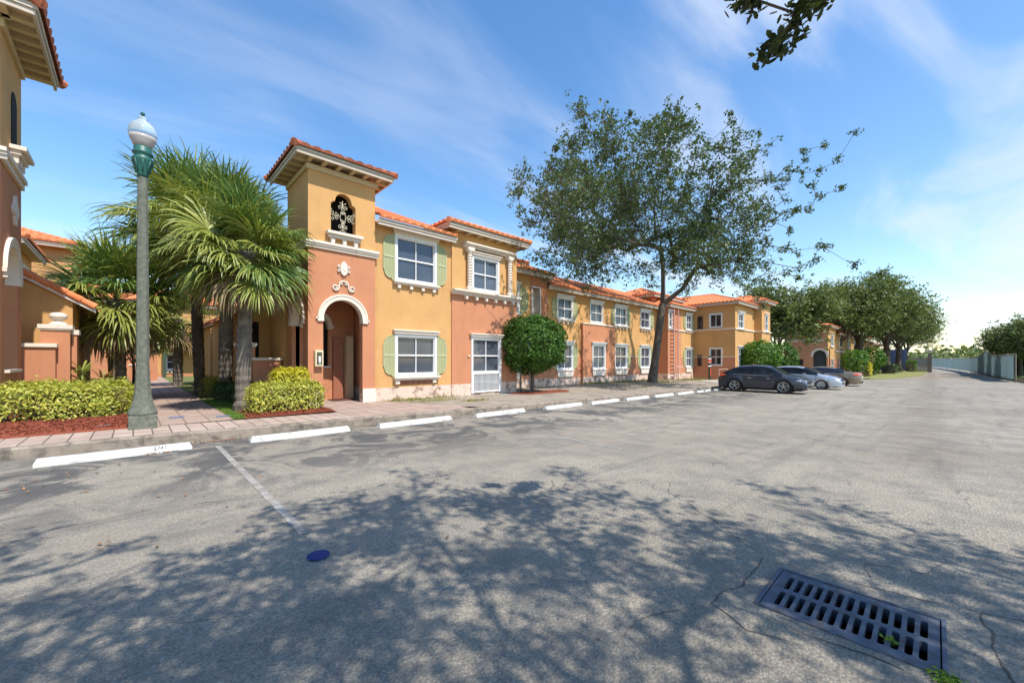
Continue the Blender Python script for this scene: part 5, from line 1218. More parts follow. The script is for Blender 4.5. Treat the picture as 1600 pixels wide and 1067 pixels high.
        for hs in (0.40, 0.62):
            m = MB(); x = -L/2 + L*hs*0.98; yy = sy*(hw*0.985+0.012); m.box(x-0.09, x+0.09, min(yy, yy-sy*0.02), max(yy, yy-sy*0.02), 0.80, 0.825); m.build('door_handle', CHR, root, world=False)
        m = MB(); ge = [s for s in secs if in_glass(s[0]) in ('G',)]
        if ge: m.tube([(s - L/2, sy*p[5][0]+sy*0.006, p[5][1]+0.004) for s, p, b, t in ge], 0.010, 4); m.build('window_trim', CHR, root, world=False)
        m = MB()
        for ds in (0.335, 0.535, 0.715):
            x = -L/2+L*ds; k = min(range(len(secs)), key=lambda i: abs(secs[i][0]-L*ds)); p = secs[k][1]
            m.tube([(x, sy*(p[3][0]+0.001), p[3][1]), (x, sy*(p[4][0]+0.001), p[4][1]), (x, sy*(p[5][0]+0.001), p[5][1])], 0.006, 4)
        m.build('door_gap', BLK, root, world=False)
    m = MB(); m.box(L/2-0.10, L/2+0.006, -hw*0.55, hw*0.55, 0.34, 0.46); m.box(L/2-0.10, L/2+0.006, -hw*0.40, hw*0.40, 0.56, 0.66); m.build('grille', BLK, root, world=False, bevel=0.02)
    m = MB(); m.box(L/2-0.14, L/2+0.012, -hw*0.70, hw*0.70, 0.50, 0.53); m.build('bumper_trim', CHR, root, world=False)
    m = MB(); m.box(-L/2-0.02, -L/2+0.1, -0.27, 0.27, 0.62, 0.76); m.build('number_plate', mat('plate', (0.6, 0.6, 0.62), 0.6, 0.03, 5, 0), root, world=False)
    m = MB(); m.box(-L/2-0.008, -L/2+0.3, -hw*0.7, hw*0.7, 0.24, 0.38); m.build('rear_valance', BLK, root, world=False)
    return root
#           s    belt  top   width kind
crossover = [(round(s_*0.881, 3), b_, t_, w_, k_) for s_, b_, t_, w_, k_ in [(0.0, 0.80, 0.86, 0.90, 'b'), (0.10, 0.95, 1.03, 0.86, 'R'), (0.95, 1.02, 1.40, 0.76, 'G'), (1.35, 1.01, 1.51, 0.76, 'G'), (2.10, 0.99, 1.56, 0.77, 'G'), (2.75, 0.97, 1.53, 0.77, 'G'), (3.08, 0.96, 1.45, 0.77, 'W'), (3.82, 0.93, 1.03, 0.86, 'b'), (4.45, 0.84, 0.92, 0.84, 'b'), (4.78, 0.70, 0.76, 0.82, 'b'), (4.95, 0.50, 0.56, 0.80, 'b')]]
hatch = [(0.0, 0.85, 0.95, 0.88, 'b'), (0.12, 0.98, 1.12, 0.84, 'R'), (0.75, 1.00, 1.42, 0.76, 'G'), (1.5, 0.99, 1.50, 0.76, 'G'), (2.2, 0.97, 1.49, 0.77, 'G'), (2.55, 0.96, 1.42, 0.78, 'W'), (3.55, 0.90, 0.98, 0.86, 'b'), (4.1, 0.78, 0.85, 0.84, 'b'), (4.38, 0.62, 0.68, 0.82, 'b'), (4.5, 0.48, 0.54, 0.80, 'b')]
sedan = [(0.0, 0.80, 0.88, 0.86, 'b'), (0.10, 0.95, 1.04, 0.86, 'b'), (0.75, 1.00, 1.08, 0.86, 'R'), (1.45, 0.98, 1.36, 0.78, 'G'), (1.9, 0.97, 1.45, 0.77, 'G'), (2.5, 0.96, 1.47, 0.77, 'G'), (3.05, 0.95, 1.40, 0.78, 'W'), (3.85, 0.91, 0.99, 0.86, 'b'), (4.5, 0.82, 0.90, 0.84, 'b'), (4.82, 0.66, 0.72, 0.82, 'b'), (4.92, 0.5, 0.56, 0.80, 'b')]
car((26.3, 6.75, gz(26)), R(-90), 'parked_car', paint('charcoal_paint', (0.040, 0.045, 0.062)), 4.36, 1.88, crossover, (0.93, 3.34), 0.385, 'dark grey crossover car parked nose out, nearest of the three', 1.0, sill=0.29)
car((32.9, 6.25, gz(33)), R(-90), 'parked_car', paint('silver_paint', (0.50, 0.54, 0.60), 0.25, 0.6), 4.5, 1.78, hatch, (0.85, 3.50), 0.325, 'silver hatchback parked nose out between the dark and the gold car', 0.98)
car((39.8, 6.2, gz(40)), R(90), 'parked_car', paint('gold_paint', (0.25, 0.195, 0.135), 0.28, 0.5), 4.92, 1.85, sedan, (1.05, 3.85), 0.335, 'bronze gold sedan parked nose in with red tail lamp showing', 0.93)

# ================================================================== plants
def oak(name, base, fork_z, trunk_r, crown_c, crown_r, nclump, nleaf, leaf, label, lm, cr=1.0, extra=(), seed=1, lean=(0, 0), keep=None, flat=0.75, group=None, twigs=6, tuft=5, low=-0.75, minz=-9, gap=-0.24, oval=False, pw=0.5):
    rg = random.Random(seed); root = thing(name, base, label, 'tree', group); B = Vector(base)
    fork = B + Vector((lean[0], lean[1], fork_z)); cc = Vector(crown_c); cl = []
    while len(cl) < nclump:
        d = Vector((rg.gauss(0,1), rg.gauss(0,1), rg.gauss(0,1))).normalized(); rr = rg.random()**0.42
        if d.z < low: continue
        wob = 0.80 + 0.28*noise.noise(d*2.3 + Vector((seed, 0, 0))) + 0.12*rg.random()
        p = cc + Vector((d.x*crown_r[0], d.y*crown_r[1], d.z*crown_r[2]))*rr*wob
        if p.z < minz or (keep and not keep(p)): continue
        if noise.noise(p*0.42 + Vector((seed*3, 1, 2))) < gap: continue
        cl.append(p)
    scl = {}
    for e in extra: cl.append(Vector(e[:3]) + (Vector((rg.gauss(0, 0.35), rg.gauss(0, 0.5), rg.gauss(0, 0.32))) if len(e) > 3 and e[3] > 0.26 and base[0] > 20 else Vector())); scl[tuple(cl[-1])] = e[3] if len(e) > 3 else 1
    cl.sort(key=lambda p: (p-fork).length)
    pos = [fork]; parent = [-1]; tip = []
    for k in range(6):            # scaffold limbs fanning out of the fork
        a = 2*math.pi*(k+0.5*rg.random())/6; sp_ = 0.50 if k % 2 else 0.26
        e = cc + Vector((math.cos(a)*crown_r[0]*sp_, math.sin(a)*crown_r[1]*sp_, crown_r[2]*(0.45 if sp_ < 0.3 else 0.0))); prev = 0
        if keep and not keep(e): continue
        for j in range(1, 7):
            t = j/6; q = fork.lerp(e, t) + Vector((0, 0, 0.9*math.sin(math.pi*t)*(0.4 if sp_ > 0.3 else -0.1))) + Vector((rg.gauss(0,1), rg.gauss(0,1), 0))*0.12
            pos.append(q); parent.append(prev); prev = len(pos)-1
    for p in cl:
        best = min(range(len(pos)), key=lambda i: (pos[i]-p).length*1.0 + (0.30*(pos[i]-fork).length))
        a = pos[best]; dist = (p-a).length; n = max(1, int(dist/1.1)); prev = best
        for k in range(1, n+1):
            q = a.lerp(p, k/n) + Vector((rg.gauss(0,1), rg.gauss(0,1), rg.gauss(0,0.6)))*0.10*min(1, dist/2)*(0 if k == n else 1) + Vector((0, 0, 0.10*dist*math.sin(math.pi*k/n)*0.5))
            pos.append(q); parent.append(prev); prev = len(pos)-1
        tip.append(prev)
    cnt = [0]*len(pos)
    for t in tip:
        i = t
        while i >= 0: cnt[i] += 1; i = parent[i]
    tot = cnt[0]; rad = [max(0.010, trunk_r*0.72*(c/tot)**pw) for c in cnt]
    br = MB()
    for i in range(1, len(pos)):
        r0 = min(rad[parent[i]], rad[i]*1.5); br.tube([pos[parent[i]], pos[i]], [r0, rad[i]], 7 if rad[i] > 0.06 else 4, cap=False)
    tr = MB(); pts = []; rds = []
    for k in range(9):
        t = k/8; pts.append(B.lerp(fork, t) + Vector((0.10*math.sin(t*3.2+seed)*trunk_r*3, 0.08*math.sin(t*4+seed)*trunk_r*2, -0.15 if k == 0 else 0)) * (1 if k < 8 else 0)); rds.append(trunk_r*(1.28 if k == 0 else 1.1 if k == 1 else 1 - 0.16*t))
    tr.tube(pts, rds, 14, cap=False); tr.build('trunk', BRK, root, smooth=True)
    lf = MB()
    for p in cl:
        cs = scl.get(tuple(p), 1)
        for _ in range(twigs if cs == 1 else 3):
            d = Vector((rg.gauss(0,1), rg.gauss(0,1), rg.gauss(0.25,0.8))).normalized(); d = (d + (p-cc).normalized()*0.55).normalized()
            L = cs*cr*rg.uniform(0.5, 1.0); e = p + d*L + Vector((0, 0, -0.12*L)); br.tube([p, p.lerp(e, 0.5) + Vector((0,0,0.05)), e], [0.014, 0.009, 0.004], 3, cap=False)
            nt2 = max(2, int(nleaf/6)); cen = []
            for _t in range(nt2):
                t = rg.random()**0.6; cen.append(p.lerp(e, t) + Vector((rg.gauss(0,1), rg.gauss(0,1), rg.gauss(0,1)))*tuft*0.02*leaf/0.1*cs)
            for k in range(nleaf):
                q = cen[k % nt2] + Vector((rg.gauss(0,1), rg.gauss(0,1), rg.gauss(0,0.8)))*leaf*0.55
                dd = Vector((rg.gauss(0,1), rg.gauss(0,1), rg.gauss(0,0.7))).normalized(); nn_ = Vector((rg.gauss(0,0.6), rg.gauss(0,0.6), 1)).normalized(); a = dd.cross(nn_)
                if a.length < 0.05: continue
                a.normalize(); sz = leaf*rg.uniform(0.6, 1.25)
                if oval: lf.face([q-dd*sz*0.5, q-dd*sz*0.18+a*sz*0.20, q+dd*sz*0.22+a*sz*0.21, q+dd*sz*0.5, q+dd*sz*0.22-a*sz*0.21, q-dd*sz*0.18-a*sz*0.20])
                else: lf.face([q-dd*sz*0.5, q+a*sz*0.27, q+dd*sz*0.5, q-a*sz*0.27])
    br.build('limbs', BRK, root); lf.build('crown', lm, root)
    return root
ob = (25.8, 13.3, zpl(25.8, 13.3))
def keep_oak(p):   # stay clear of the facade roofs, keep crown shade off the wall
    if p.y > 14.2 and p.z < 7.6: return False
    zs_ = p.z - 1.48*(15.2-p.y); zr_ = p.z - 1.48*(18.8-p.y)      # crown shaped for light
    if 0 < zs_ < 6.0: return rnd.random() < (0.7 if p.x < 18.3 else 0.05)
    if zr_ < 8.0 and zs_ >= 6.0: return rnd.random() < 0.45
    return True
oak('oak_tree', ob, 5.4, 0.275, (22.2, 11.9, 10.2), (8.9, 7.2, 5.5), 430, 21, 0.17, 'large spreading live oak standing on the dusty strip in front of the long wing', OLF, cr=1.15, seed=3, keep=keep_oak, lean=(0.95, -0.3), twigs=6, low=-0.90, minz=5.3,
    extra=((24.59, 7.01, 10.5, 0.4), (25.11, 6.52, 10.89, 0.39), (25.62, 6.03, 11.29, 0.37), (26.14, 5.55, 11.68, 0.35), (26.66, 5.06, 12.08, 0.34), (27.17, 4.57, 12.47, 0.32), (27.69, 4.08, 12.87, 0.31), (28.21, 3.59, 13.26, 0.29), (28.72, 3.1, 13.66, 0.27), (26.47, 6.61, 11.83, 0.36), (26.97, 6.14, 12.42, 0.33), (27.47, 5.66, 13.02, 0.3), (27.97, 5.19, 13.62, 0.26), (23.68, 6.5, 8.4, 0.4), (24.14, 6.06, 8.76, 0.38), (24.59, 5.63, 9.12, 0.36), (25.05, 5.2, 9.48, 0.35), (25.51, 4.77, 9.84, 0.33), (25.97, 4.33, 10.2, 0.31), (26.42, 3.9, 10.56, 0.29), (26.88, 3.47, 10.92, 0.27), (25.36, 6.28, 8.17, 0.38), (25.89, 5.78, 8.7, 0.35), (26.41, 5.29, 9.22, 0.31), (26.94, 4.79, 9.75, 0.27), (23.45, 6.72, 6.15, 0.47), (23.92, 6.27, 6.29, 0.45), (24.39, 5.83, 6.42, 0.42), (24.86, 5.38, 6.56, 0.4), (25.33, 4.93, 6.69, 0.38), (25.8, 4.49, 6.83, 0.35), (26.27, 4.04, 6.96, 0.33), (26.24, 6.83, 7.66, 0.42), (26.77, 6.33, 7.77, 0.39), (27.3, 5.82, 7.88, 0.36), (27.84, 5.31, 7.99, 0.32), (28.37, 4.81, 8.1, 0.29), (22.35, 6.38, 5.01, 0.41), (22.81, 5.94, 5.17, 0.37), (23.28, 5.5, 5.33, 0.33), (23.74, 5.06, 5.49, 0.29), (27.13, 7.36, 10.59, 0.46), (27.59, 6.93, 11.07, 0.41), (28.04, 6.5, 11.55, 0.37), (28.49, 6.07, 12.03, 0.33), (23.05, 8.47, 13.2, 0.35), (23.31, 8.23, 13.83, 0.31), (23.56, 7.99, 14.47, 0.28), (23.82, 7.75, 15.1, 0.25), (21.33, 10.1, 13.55, 0.34), (21.4, 10.04, 14.19, 0.29), (21.47, 9.97, 14.82, 0.25), (19.94, 11.42, 13.6, 0.31), (19.9, 11.46, 14.28, 0.27), (19.86, 11.5, 14.96, 0.23), (18.32, 12.95, 13.44, 0.35), (18.19, 13.07, 13.95, 0.31), (18.07, 13.19, 14.47, 0.26), (12.4, 11.67, 8.16, 0.31), (12.12, 11.93, 8.43, 0.27), (11.85, 12.19, 8.7, 0.23), (13.74, 11.78, 10.49, 0.25), (13.84, 11.68, 11.0, 0.2), (25.22, 6.41, 5.42, 0.25), (25.09, 6.53, 4.61, 0.2),
        (11.6, 9.6, 8.3), (12.4, 10.2, 8.0), (13.4, 9.8, 8.6), (14.3, 9.5, 8.2), (15.2, 9.8, 9.1), (16.0, 10.1, 8.4), (16.3, 11.2, 7.4), (17.2, 10.2, 7.3), *[(rnd.uniform(13.6, 18.2), rnd.uniform(10.4, 12.9), rnd.uniform(5.9, 8.6)) for _ in range(40)], *[(rnd.uniform(18.5, 26), rnd.uniform(6.5, 8.8), rnd.uniform(5.9, 8.0)) for _ in range(22)]))
# tree standing behind the camera: its crown shades the foreground
def keep_sh(p):
    c_, s_ = 0.6876, 0.7261; D = c_*p.x+s_*p.y
    if p.z < 3.4: return False
    if D < 0.8: return True
    return (p.z-EYE)/D > 1.55 or abs((s_*p.x-c_*p.y)/D) > 1.9
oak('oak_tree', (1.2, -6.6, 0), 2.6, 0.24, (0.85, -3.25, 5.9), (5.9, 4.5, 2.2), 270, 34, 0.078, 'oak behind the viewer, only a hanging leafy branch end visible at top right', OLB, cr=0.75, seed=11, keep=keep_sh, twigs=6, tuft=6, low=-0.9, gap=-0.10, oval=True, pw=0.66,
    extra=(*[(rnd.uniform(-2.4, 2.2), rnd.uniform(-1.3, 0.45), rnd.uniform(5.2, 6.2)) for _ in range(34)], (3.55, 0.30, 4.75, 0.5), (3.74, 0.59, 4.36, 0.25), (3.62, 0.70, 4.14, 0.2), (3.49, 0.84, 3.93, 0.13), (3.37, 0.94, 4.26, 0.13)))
# street trees beyond
rows = [((52.0, 12.0), 10.2, 0.28, 4.8, 1, 'leftmost street oak of the far row, low over the round shrubs'),
        ((72.0, 9.2), 12.8, 0.40, 5.8, 2, 'street oak with a slim dark trunk second in the far row'),
        ((77.5, 7.6), 14.8, 0.60, 6.4, 3, 'tallest street oak with a thick leaning trunk in the far row'),
        ((90.0, 5.4), 14.2, 0.60, 6.2, 4, 'street oak with a thick pale trunk standing in the dark hedge'),
        ((104.0, 4.6), 13.8, 0.45, 6.4, 5, 'street oak in front of the blue tarpaulin'),
        ((124.0, 4.4), 12.0, 0.45, 5.6, 6, 'street oak beside the wooden gate, last of the far row')]
for (x, y), h_, tr_, cr_, sd_2, lb in rows:
    z0 = gz(x)+0.1
    oak('oak_tree', (x, y, z0), h_*0.30, tr_, (x-0.6, y-0.3, z0+h_*0.69), (cr_, cr_, h_*0.32), 120, 32, 0.36, lb, OLG, cr=1.7, seed=20+sd_2, twigs=5, tuft=7, group='street oaks beyond the side street')
for (x, y), h_, cr_, lb in (((104, -9.5), 8.2, 4.6, 'dark tree behind the mesh fence, nearer the road'), ((92, -11.0), 8.8, 5.0, 'dark tree behind the mesh fence, in the middle'), ((80, -11.5), 9.2, 5.2, 'dark tree behind the mesh fence, cut by the right edge')):
    z0 = -0.9; oak('oak_tree', (x, y, z0), 2.8, 0.3, (x, y, z0+h_*0.62), (cr_, cr_, h_*0.38), 90, 32, 0.36, lb, OLG, cr=1.6, seed=int(x), twigs=5, tuft=7, group='trees behind the mesh fence')

def ball_tree(name, base, trunk_h, trunk_r, rad, n, leaf, lm, label, cat='tree', group=None, seed=1, box=None, core=True):
    """clipped round crown built of many leaves over a branching core"""
    rg = random.Random(seed); B = Vector(base); root = thing(name, base, label, cat, group)
    c = B + Vector((0, 0, trunk_h + rad[2]*0.9))
    if trunk_h > 0.05:
        m = MB(); m.tube([B - Vector((0,0,0.05)), B+Vector((0.02, 0, trunk_h*0.5)), B+Vector((0, 0, trunk_h+rad[2]*0.3))], [trunk_r*1.3, trunk_r, trunk_r*0.7], 8)
        for k in range(7):
            a = 2*math.pi*k/7; m.tube([B+Vector((0,0,trunk_h*0.8)), c+Vector((math.cos(a)*rad[0]*0.5, math.sin(a)*rad[1]*0.5, -rad[2]*0.1))], [trunk_r*0.5, 0.01], 5)
        m.build('trunk', BRK, root)
    m = MB()
    for k in range(n):
        d = Vector((rg.gauss(0,1), rg.gauss(0,1), rg.gauss(0,1))).normalized()
        lump = 1 + 0.20*noise.noise(d*2.3 + Vector((seed*5, 0, 0))) + 0.12*noise.noise(d*7 + Vector((seed, 3, 0)))
        rr = lump*(1 - 0.30*rg.random()**1.8)
        if box: e = box; d2 = Vector((math.copysign(abs(d.x)**e, d.x), math.copysign(abs(d.y)**e, d.y), math.copysign(abs(d.z)**e, d.z))); mxx = 1
        else: d2 = d
        p = c + Vector((d2.x*rad[0], d2.y*rad[1], d2.z*rad[2]))*rr
        dd = Vector((rg.gauss(0,1), rg.gauss(0,1), rg.gauss(-0.2,0.8))).normalized(); nn_ = (d + Vector((rg.gauss(0,0.7), rg.gauss(0,0.7), rg.gauss(0.3,0.7)))).normalized(); a = dd.cross(nn_)
        if a.length < 0.05: continue
        a.normalize(); dd = nn_.cross(a); sz = leaf*rg.uniform(0.6, 1.25)
        m.face([p-dd*sz*0.5, p+a*sz*0.26-dd*sz*0.05, p+dd*sz*0.5, p-a*sz*0.26-dd*sz*0.05])
    cr_ = m.build('crown', lm, root)
    return root
bt = zpl(13.5, 12.5)
ball_tree('ficus_tree', (13.05, 12.45, bt), 1.05, 0.085, (1.45, 1.4, 1.25), 18000, 0.13, BLF, 'small dark green ficus clipped to a flat dome on a thin trunk by the wall', seed=2, box=0.88)
ball_tree('ficus_tree', (37.4, 9.9, gz(37)+0.15), 0.9, 0.09, (1.45, 1.5, 1.3), 4200, 0.24, BLG, 'bright green round ficus behind the dark car', seed=4)
ball_tree('ficus_tree', (42.6, 9.4, gz(41)+0.15), 0.6, 0.09, (1.2, 1.2, 1.45), 3400, 0.22, BLF, 'smaller green ficus right of the bright round one', seed=5)
ball_tree('ficus_tree', (64.2, 6.7, gz(64)+0.1), 1.0, 0.1, (1.4, 1.4, 1.3), 1500, 0.3, BLG, 'small bright round tree beside the thick leaning trunk', seed=6)
ball_tree('ficus_tree', (74.8, 6.0, gz(74)+0.1), 0.9, 0.1, (1.6, 1.5, 1.7), 1500, 0.32, BLG, 'small bright round tree right of the yellow shrub', seed=7)
# croton hedges
def hedge(name, boxes, n, leaf, lm, label, cat='hedge', seed=1, group=None, lumpy=0.17):
    rg = random.Random(seed); x0 = min(b[0] for b in boxes); y0 = min(b[2] for b in boxes)
    root = thing(name, ((boxes[0][0]+boxes[0][1])/2, (boxes[0][2]+boxes[0][3])/2, boxes[0][4]), label, cat, group)
    vols = [(b[1]-b[0])*(b[3]-b[2]) for b in boxes]; tv = sum(vols); m = MB(); tw = MB()
    for b, v in zip(boxes, vols):
        cxx, cyy, czz = (b[0]+b[1])/2, (b[2]+b[3])/2, (b[4]+b[5])/2; hx, hy, hz_ = (b[1]-b[0])/2, (b[3]-b[2])/2, (b[5]-b[4])/2
        nn = int(n*v/tv)
        for _ in range(nn):
            f = rg.random(); u, w_ = rg.uniform(-1, 1), rg.uniform(-1, 1); dep = abs(rg.gauss(0, 0.16))
            if f < 0.45: p = Vector((u, w_, 1-dep)); nv = Vector((0, 0, 1))
            elif f < 0.80: p = Vector((u, -1+dep, w_)); nv = Vector((0, -1, 0.2))
            elif f < 0.90: p = Vector((1-dep*0.6, u, w_)); nv = Vector((1, 0, 0.2))
            else: p = Vector((-1+dep*0.6, u, w_)); nv = Vector((-1, 0, 0.2))
            # round the box edges and break the outline up
            rr = (abs(p.x*hx/(hx))**4 + abs(p.y)**4 + max(0, p.z)**4)**0.25
            if rr > 1: p = p/rr
            q = Vector((cxx+p.x*hx, cyy+p.y*hy, czz+p.z*hz_)); lump = noise.noise(q*2.4+Vector((seed, 0, 0))); q += nv.normalized()*(lumpy*lump + 0.045*rg.gauss(0, 1) + (0.12*rg.random() if rg.random() < 0.03 else 0))
            if p.z < -0.35 and rg.random() < 0.45: continue
            dd = Vector((rg.gauss(0,1), rg.gauss(0,1), rg.gauss(0.3,0.8))).normalized(); n2_ = (nv + Vector((rg.gauss(0,0.6), rg.gauss(0,0.6), rg.gauss(0.4,0.5)))).normalized(); a = dd.cross(n2_)
            if a.length < 0.05: continue
            a.normalize(); dd = n2_.cross(a); sz = leaf*rg.uniform(0.55, 1.25)
            m.face([q-dd*sz*0.5, q+a*sz*0.22-dd*sz*0.08, q+a*sz*0.13+dd*sz*0.3, q+dd*sz*0.52-nv*sz*0.1, q-a*sz*0.13+dd*sz*0.3, q-a*sz*0.22-dd*sz*0.08])
        for _ in range(int(70*(b[1]-b[0]))):
            x, y = rg.uniform(b[0]+0.08, b[1]-0.08), rg.uniform(b[2]+0.1, b[3]-0.1)
            tw.tube([(x, y, b[4]-0.08), (x+rg.gauss(0,0.08), y+rg.gauss(0,0.08), b[4]+(b[5]-b[4])*0.5), (x+rg.gauss(0,0.15), y+rg.gauss(0,0.15), b[4]+(b[5]-b[4])*0.88)], [0.009, 0.007, 0.004], 3, cap=False)
    m.build('foliage', lm, root); tw.build('stems', TWG, root)
    return root
hedge('croton_hedge', [(-4.2, -0.12, 11.75, 12.3, 0.34, 1.05), (-1.6, 0.02, 12.3, 13.7, 0.3, 1.0)], 24000, 0.075, YLF, 'long yellow-green croton hedge in red mulch left of the street lamp', seed=3)
hedge('croton_bush', [(2.05, 3.85, 11.45, 12.2, 0.22, 0.93)], 6500, 0.075, YLF, 'low clipped yellow-green croton bush in front of the tower, lower of the pair', 'bush', seed=5, lumpy=0.08)
hedge('croton_bush', [(2.75, 3.75, 12.3, 12.9, 0.22, 1.30)], 4200, 0.07, YLG, 'golden yellow box-clipped croton bush against the tower, taller of the pair', 'bush', seed=6, lumpy=0.05)
hedge('croton_bush', [(1.95, 2.7, 19.3, 20.6, 0.18, 0.85)], 1500, 0.1, YLF, 'yellow-green croton bush in shade at the far right side of the path', 'bush', seed=7)
hedge('shrub', [(1.95, 2.75, 15.6, 17.0, 0.18, 0.78)], 2200, 0.09, DLF, 'dark green shrub under the palms right of the path', 'shrub', seed=8)
hedge('shrub', [(2.2, 3.1, 13.6, 14.9, 0.18, 0.80)], 2200, 0.09, DLF, 'dark green shrub just behind the front palm trunk', 'shrub', seed=9)
hedge('croton_bush', [(-0.5, 0.15, 14.2, 17.5, 0.2, 0.75)], 1500, 0.09, YLF, 'croton bush along the left side of the path behind the lamp', 'bush', seed=10)
hedge('boundary_hedge', [(66, 88, 6.0, 7.6, -0.7, 0.9), (88, 116, 4.4, 6.0, -0.85, 0.8)], 5200, 0.34, DLF, 'dark clipped hedge along the verge under the street oaks', seed=12)
hedge('croton_bush', [(68, 71, 5.6, 6.8, -0.6, 1.3)], 900, 0.28, YLG, 'yellow bush between the two small round trees beyond the side street', 'bush', seed=13)
hedge('shrub', [(110, 113, 2.4, 4, -0.8, 1.6)], 700, 0.32, BLG, 'bright green shrub at the foot of the wooden gate', 'shrub', seed=14)
hedge('boundary_hedge', [(62.5, 160, -6.3, -5.75, -0.95, -0.15)], 2600, 0.34, DLF, 'low ragged planting at the foot of the mesh fence', seed=15)
hedge('shrub', [(56.5, 61.5, -7.4, -6.1, -0.6, 0.45)], 1500, 0.26, DLF, 'dark shrub at the right end of the mesh fence', 'shrub', seed=16)
# small cordyline plants behind the left hedge
def cordyline(x, y, z, h, n, L, lm, label, seed):
    rg = random.Random(seed); root = thing('cordyline', (x, y, z), label, 'plant'); m = MB()
    m2 = MB(); m2.tube([(x, y, z), (x, y, z+h)], 0.02, 5); m2.build('stem', TWG, root)
    for _ in range(n):
        a, e = rg.uniform(0, 6.28), rg.uniform(0.0, 1.1); d = Vector((math.cos(a)*math.cos(e), math.sin(a)*math.cos(e), math.sin(e))); p = Vector((x, y, z+h*rg.uniform(0.75, 1))); s = Vector((-math.sin(a), math.cos(a), 0))*0.025
        pp = [p, p+d*L*0.5, p+d*L*0.85-Vector((0,0,0.08*L)), p+d*L*1.05-Vector((0,0,0.25*L))]
        for k, (w0, w1) in enumerate(((0.3, 1), (1, 0.8), (0.8, 0.05))): m.face([pp[k]-s*w0, pp[k]+s*w0, pp[k+1]+s*w1, pp[k+1]-s*w1])
    m.build('leaves', lm, root)
BZ = mat('bronze_leaf', (0.36, 0.26, 0.06), 0.5, 0.3, 3, 0, col2=(0.15, 0.07, 0.03), island=0.8, trans=0.2)
cordyline(-0.95, 15.0, 0.3, 1.0, 26, 0.42, PG2, 'slender green cordyline behind the left hedge next to the pink pier', 1)
cordyline(-0.42, 17.0, 0.3, 1.55, 22, 0.45, BZ, 'tall bronze cordyline in shade left of the middle palm trunk', 2)
cordyline(-0.6, 15.6, 0.3, 0.75, 26, 0.5, BZ, 'low bronze cordyline clump beside the pink pier', 3)
ball_tree('shrub', (0.0, 21.5, 0.2), 1.5, 0.05, (1.0, 0.8, 0.75), 900, 0.16, BLF, 'leafy green shrub in the shade right of the middle palm trunk', 'shrub', seed=8)

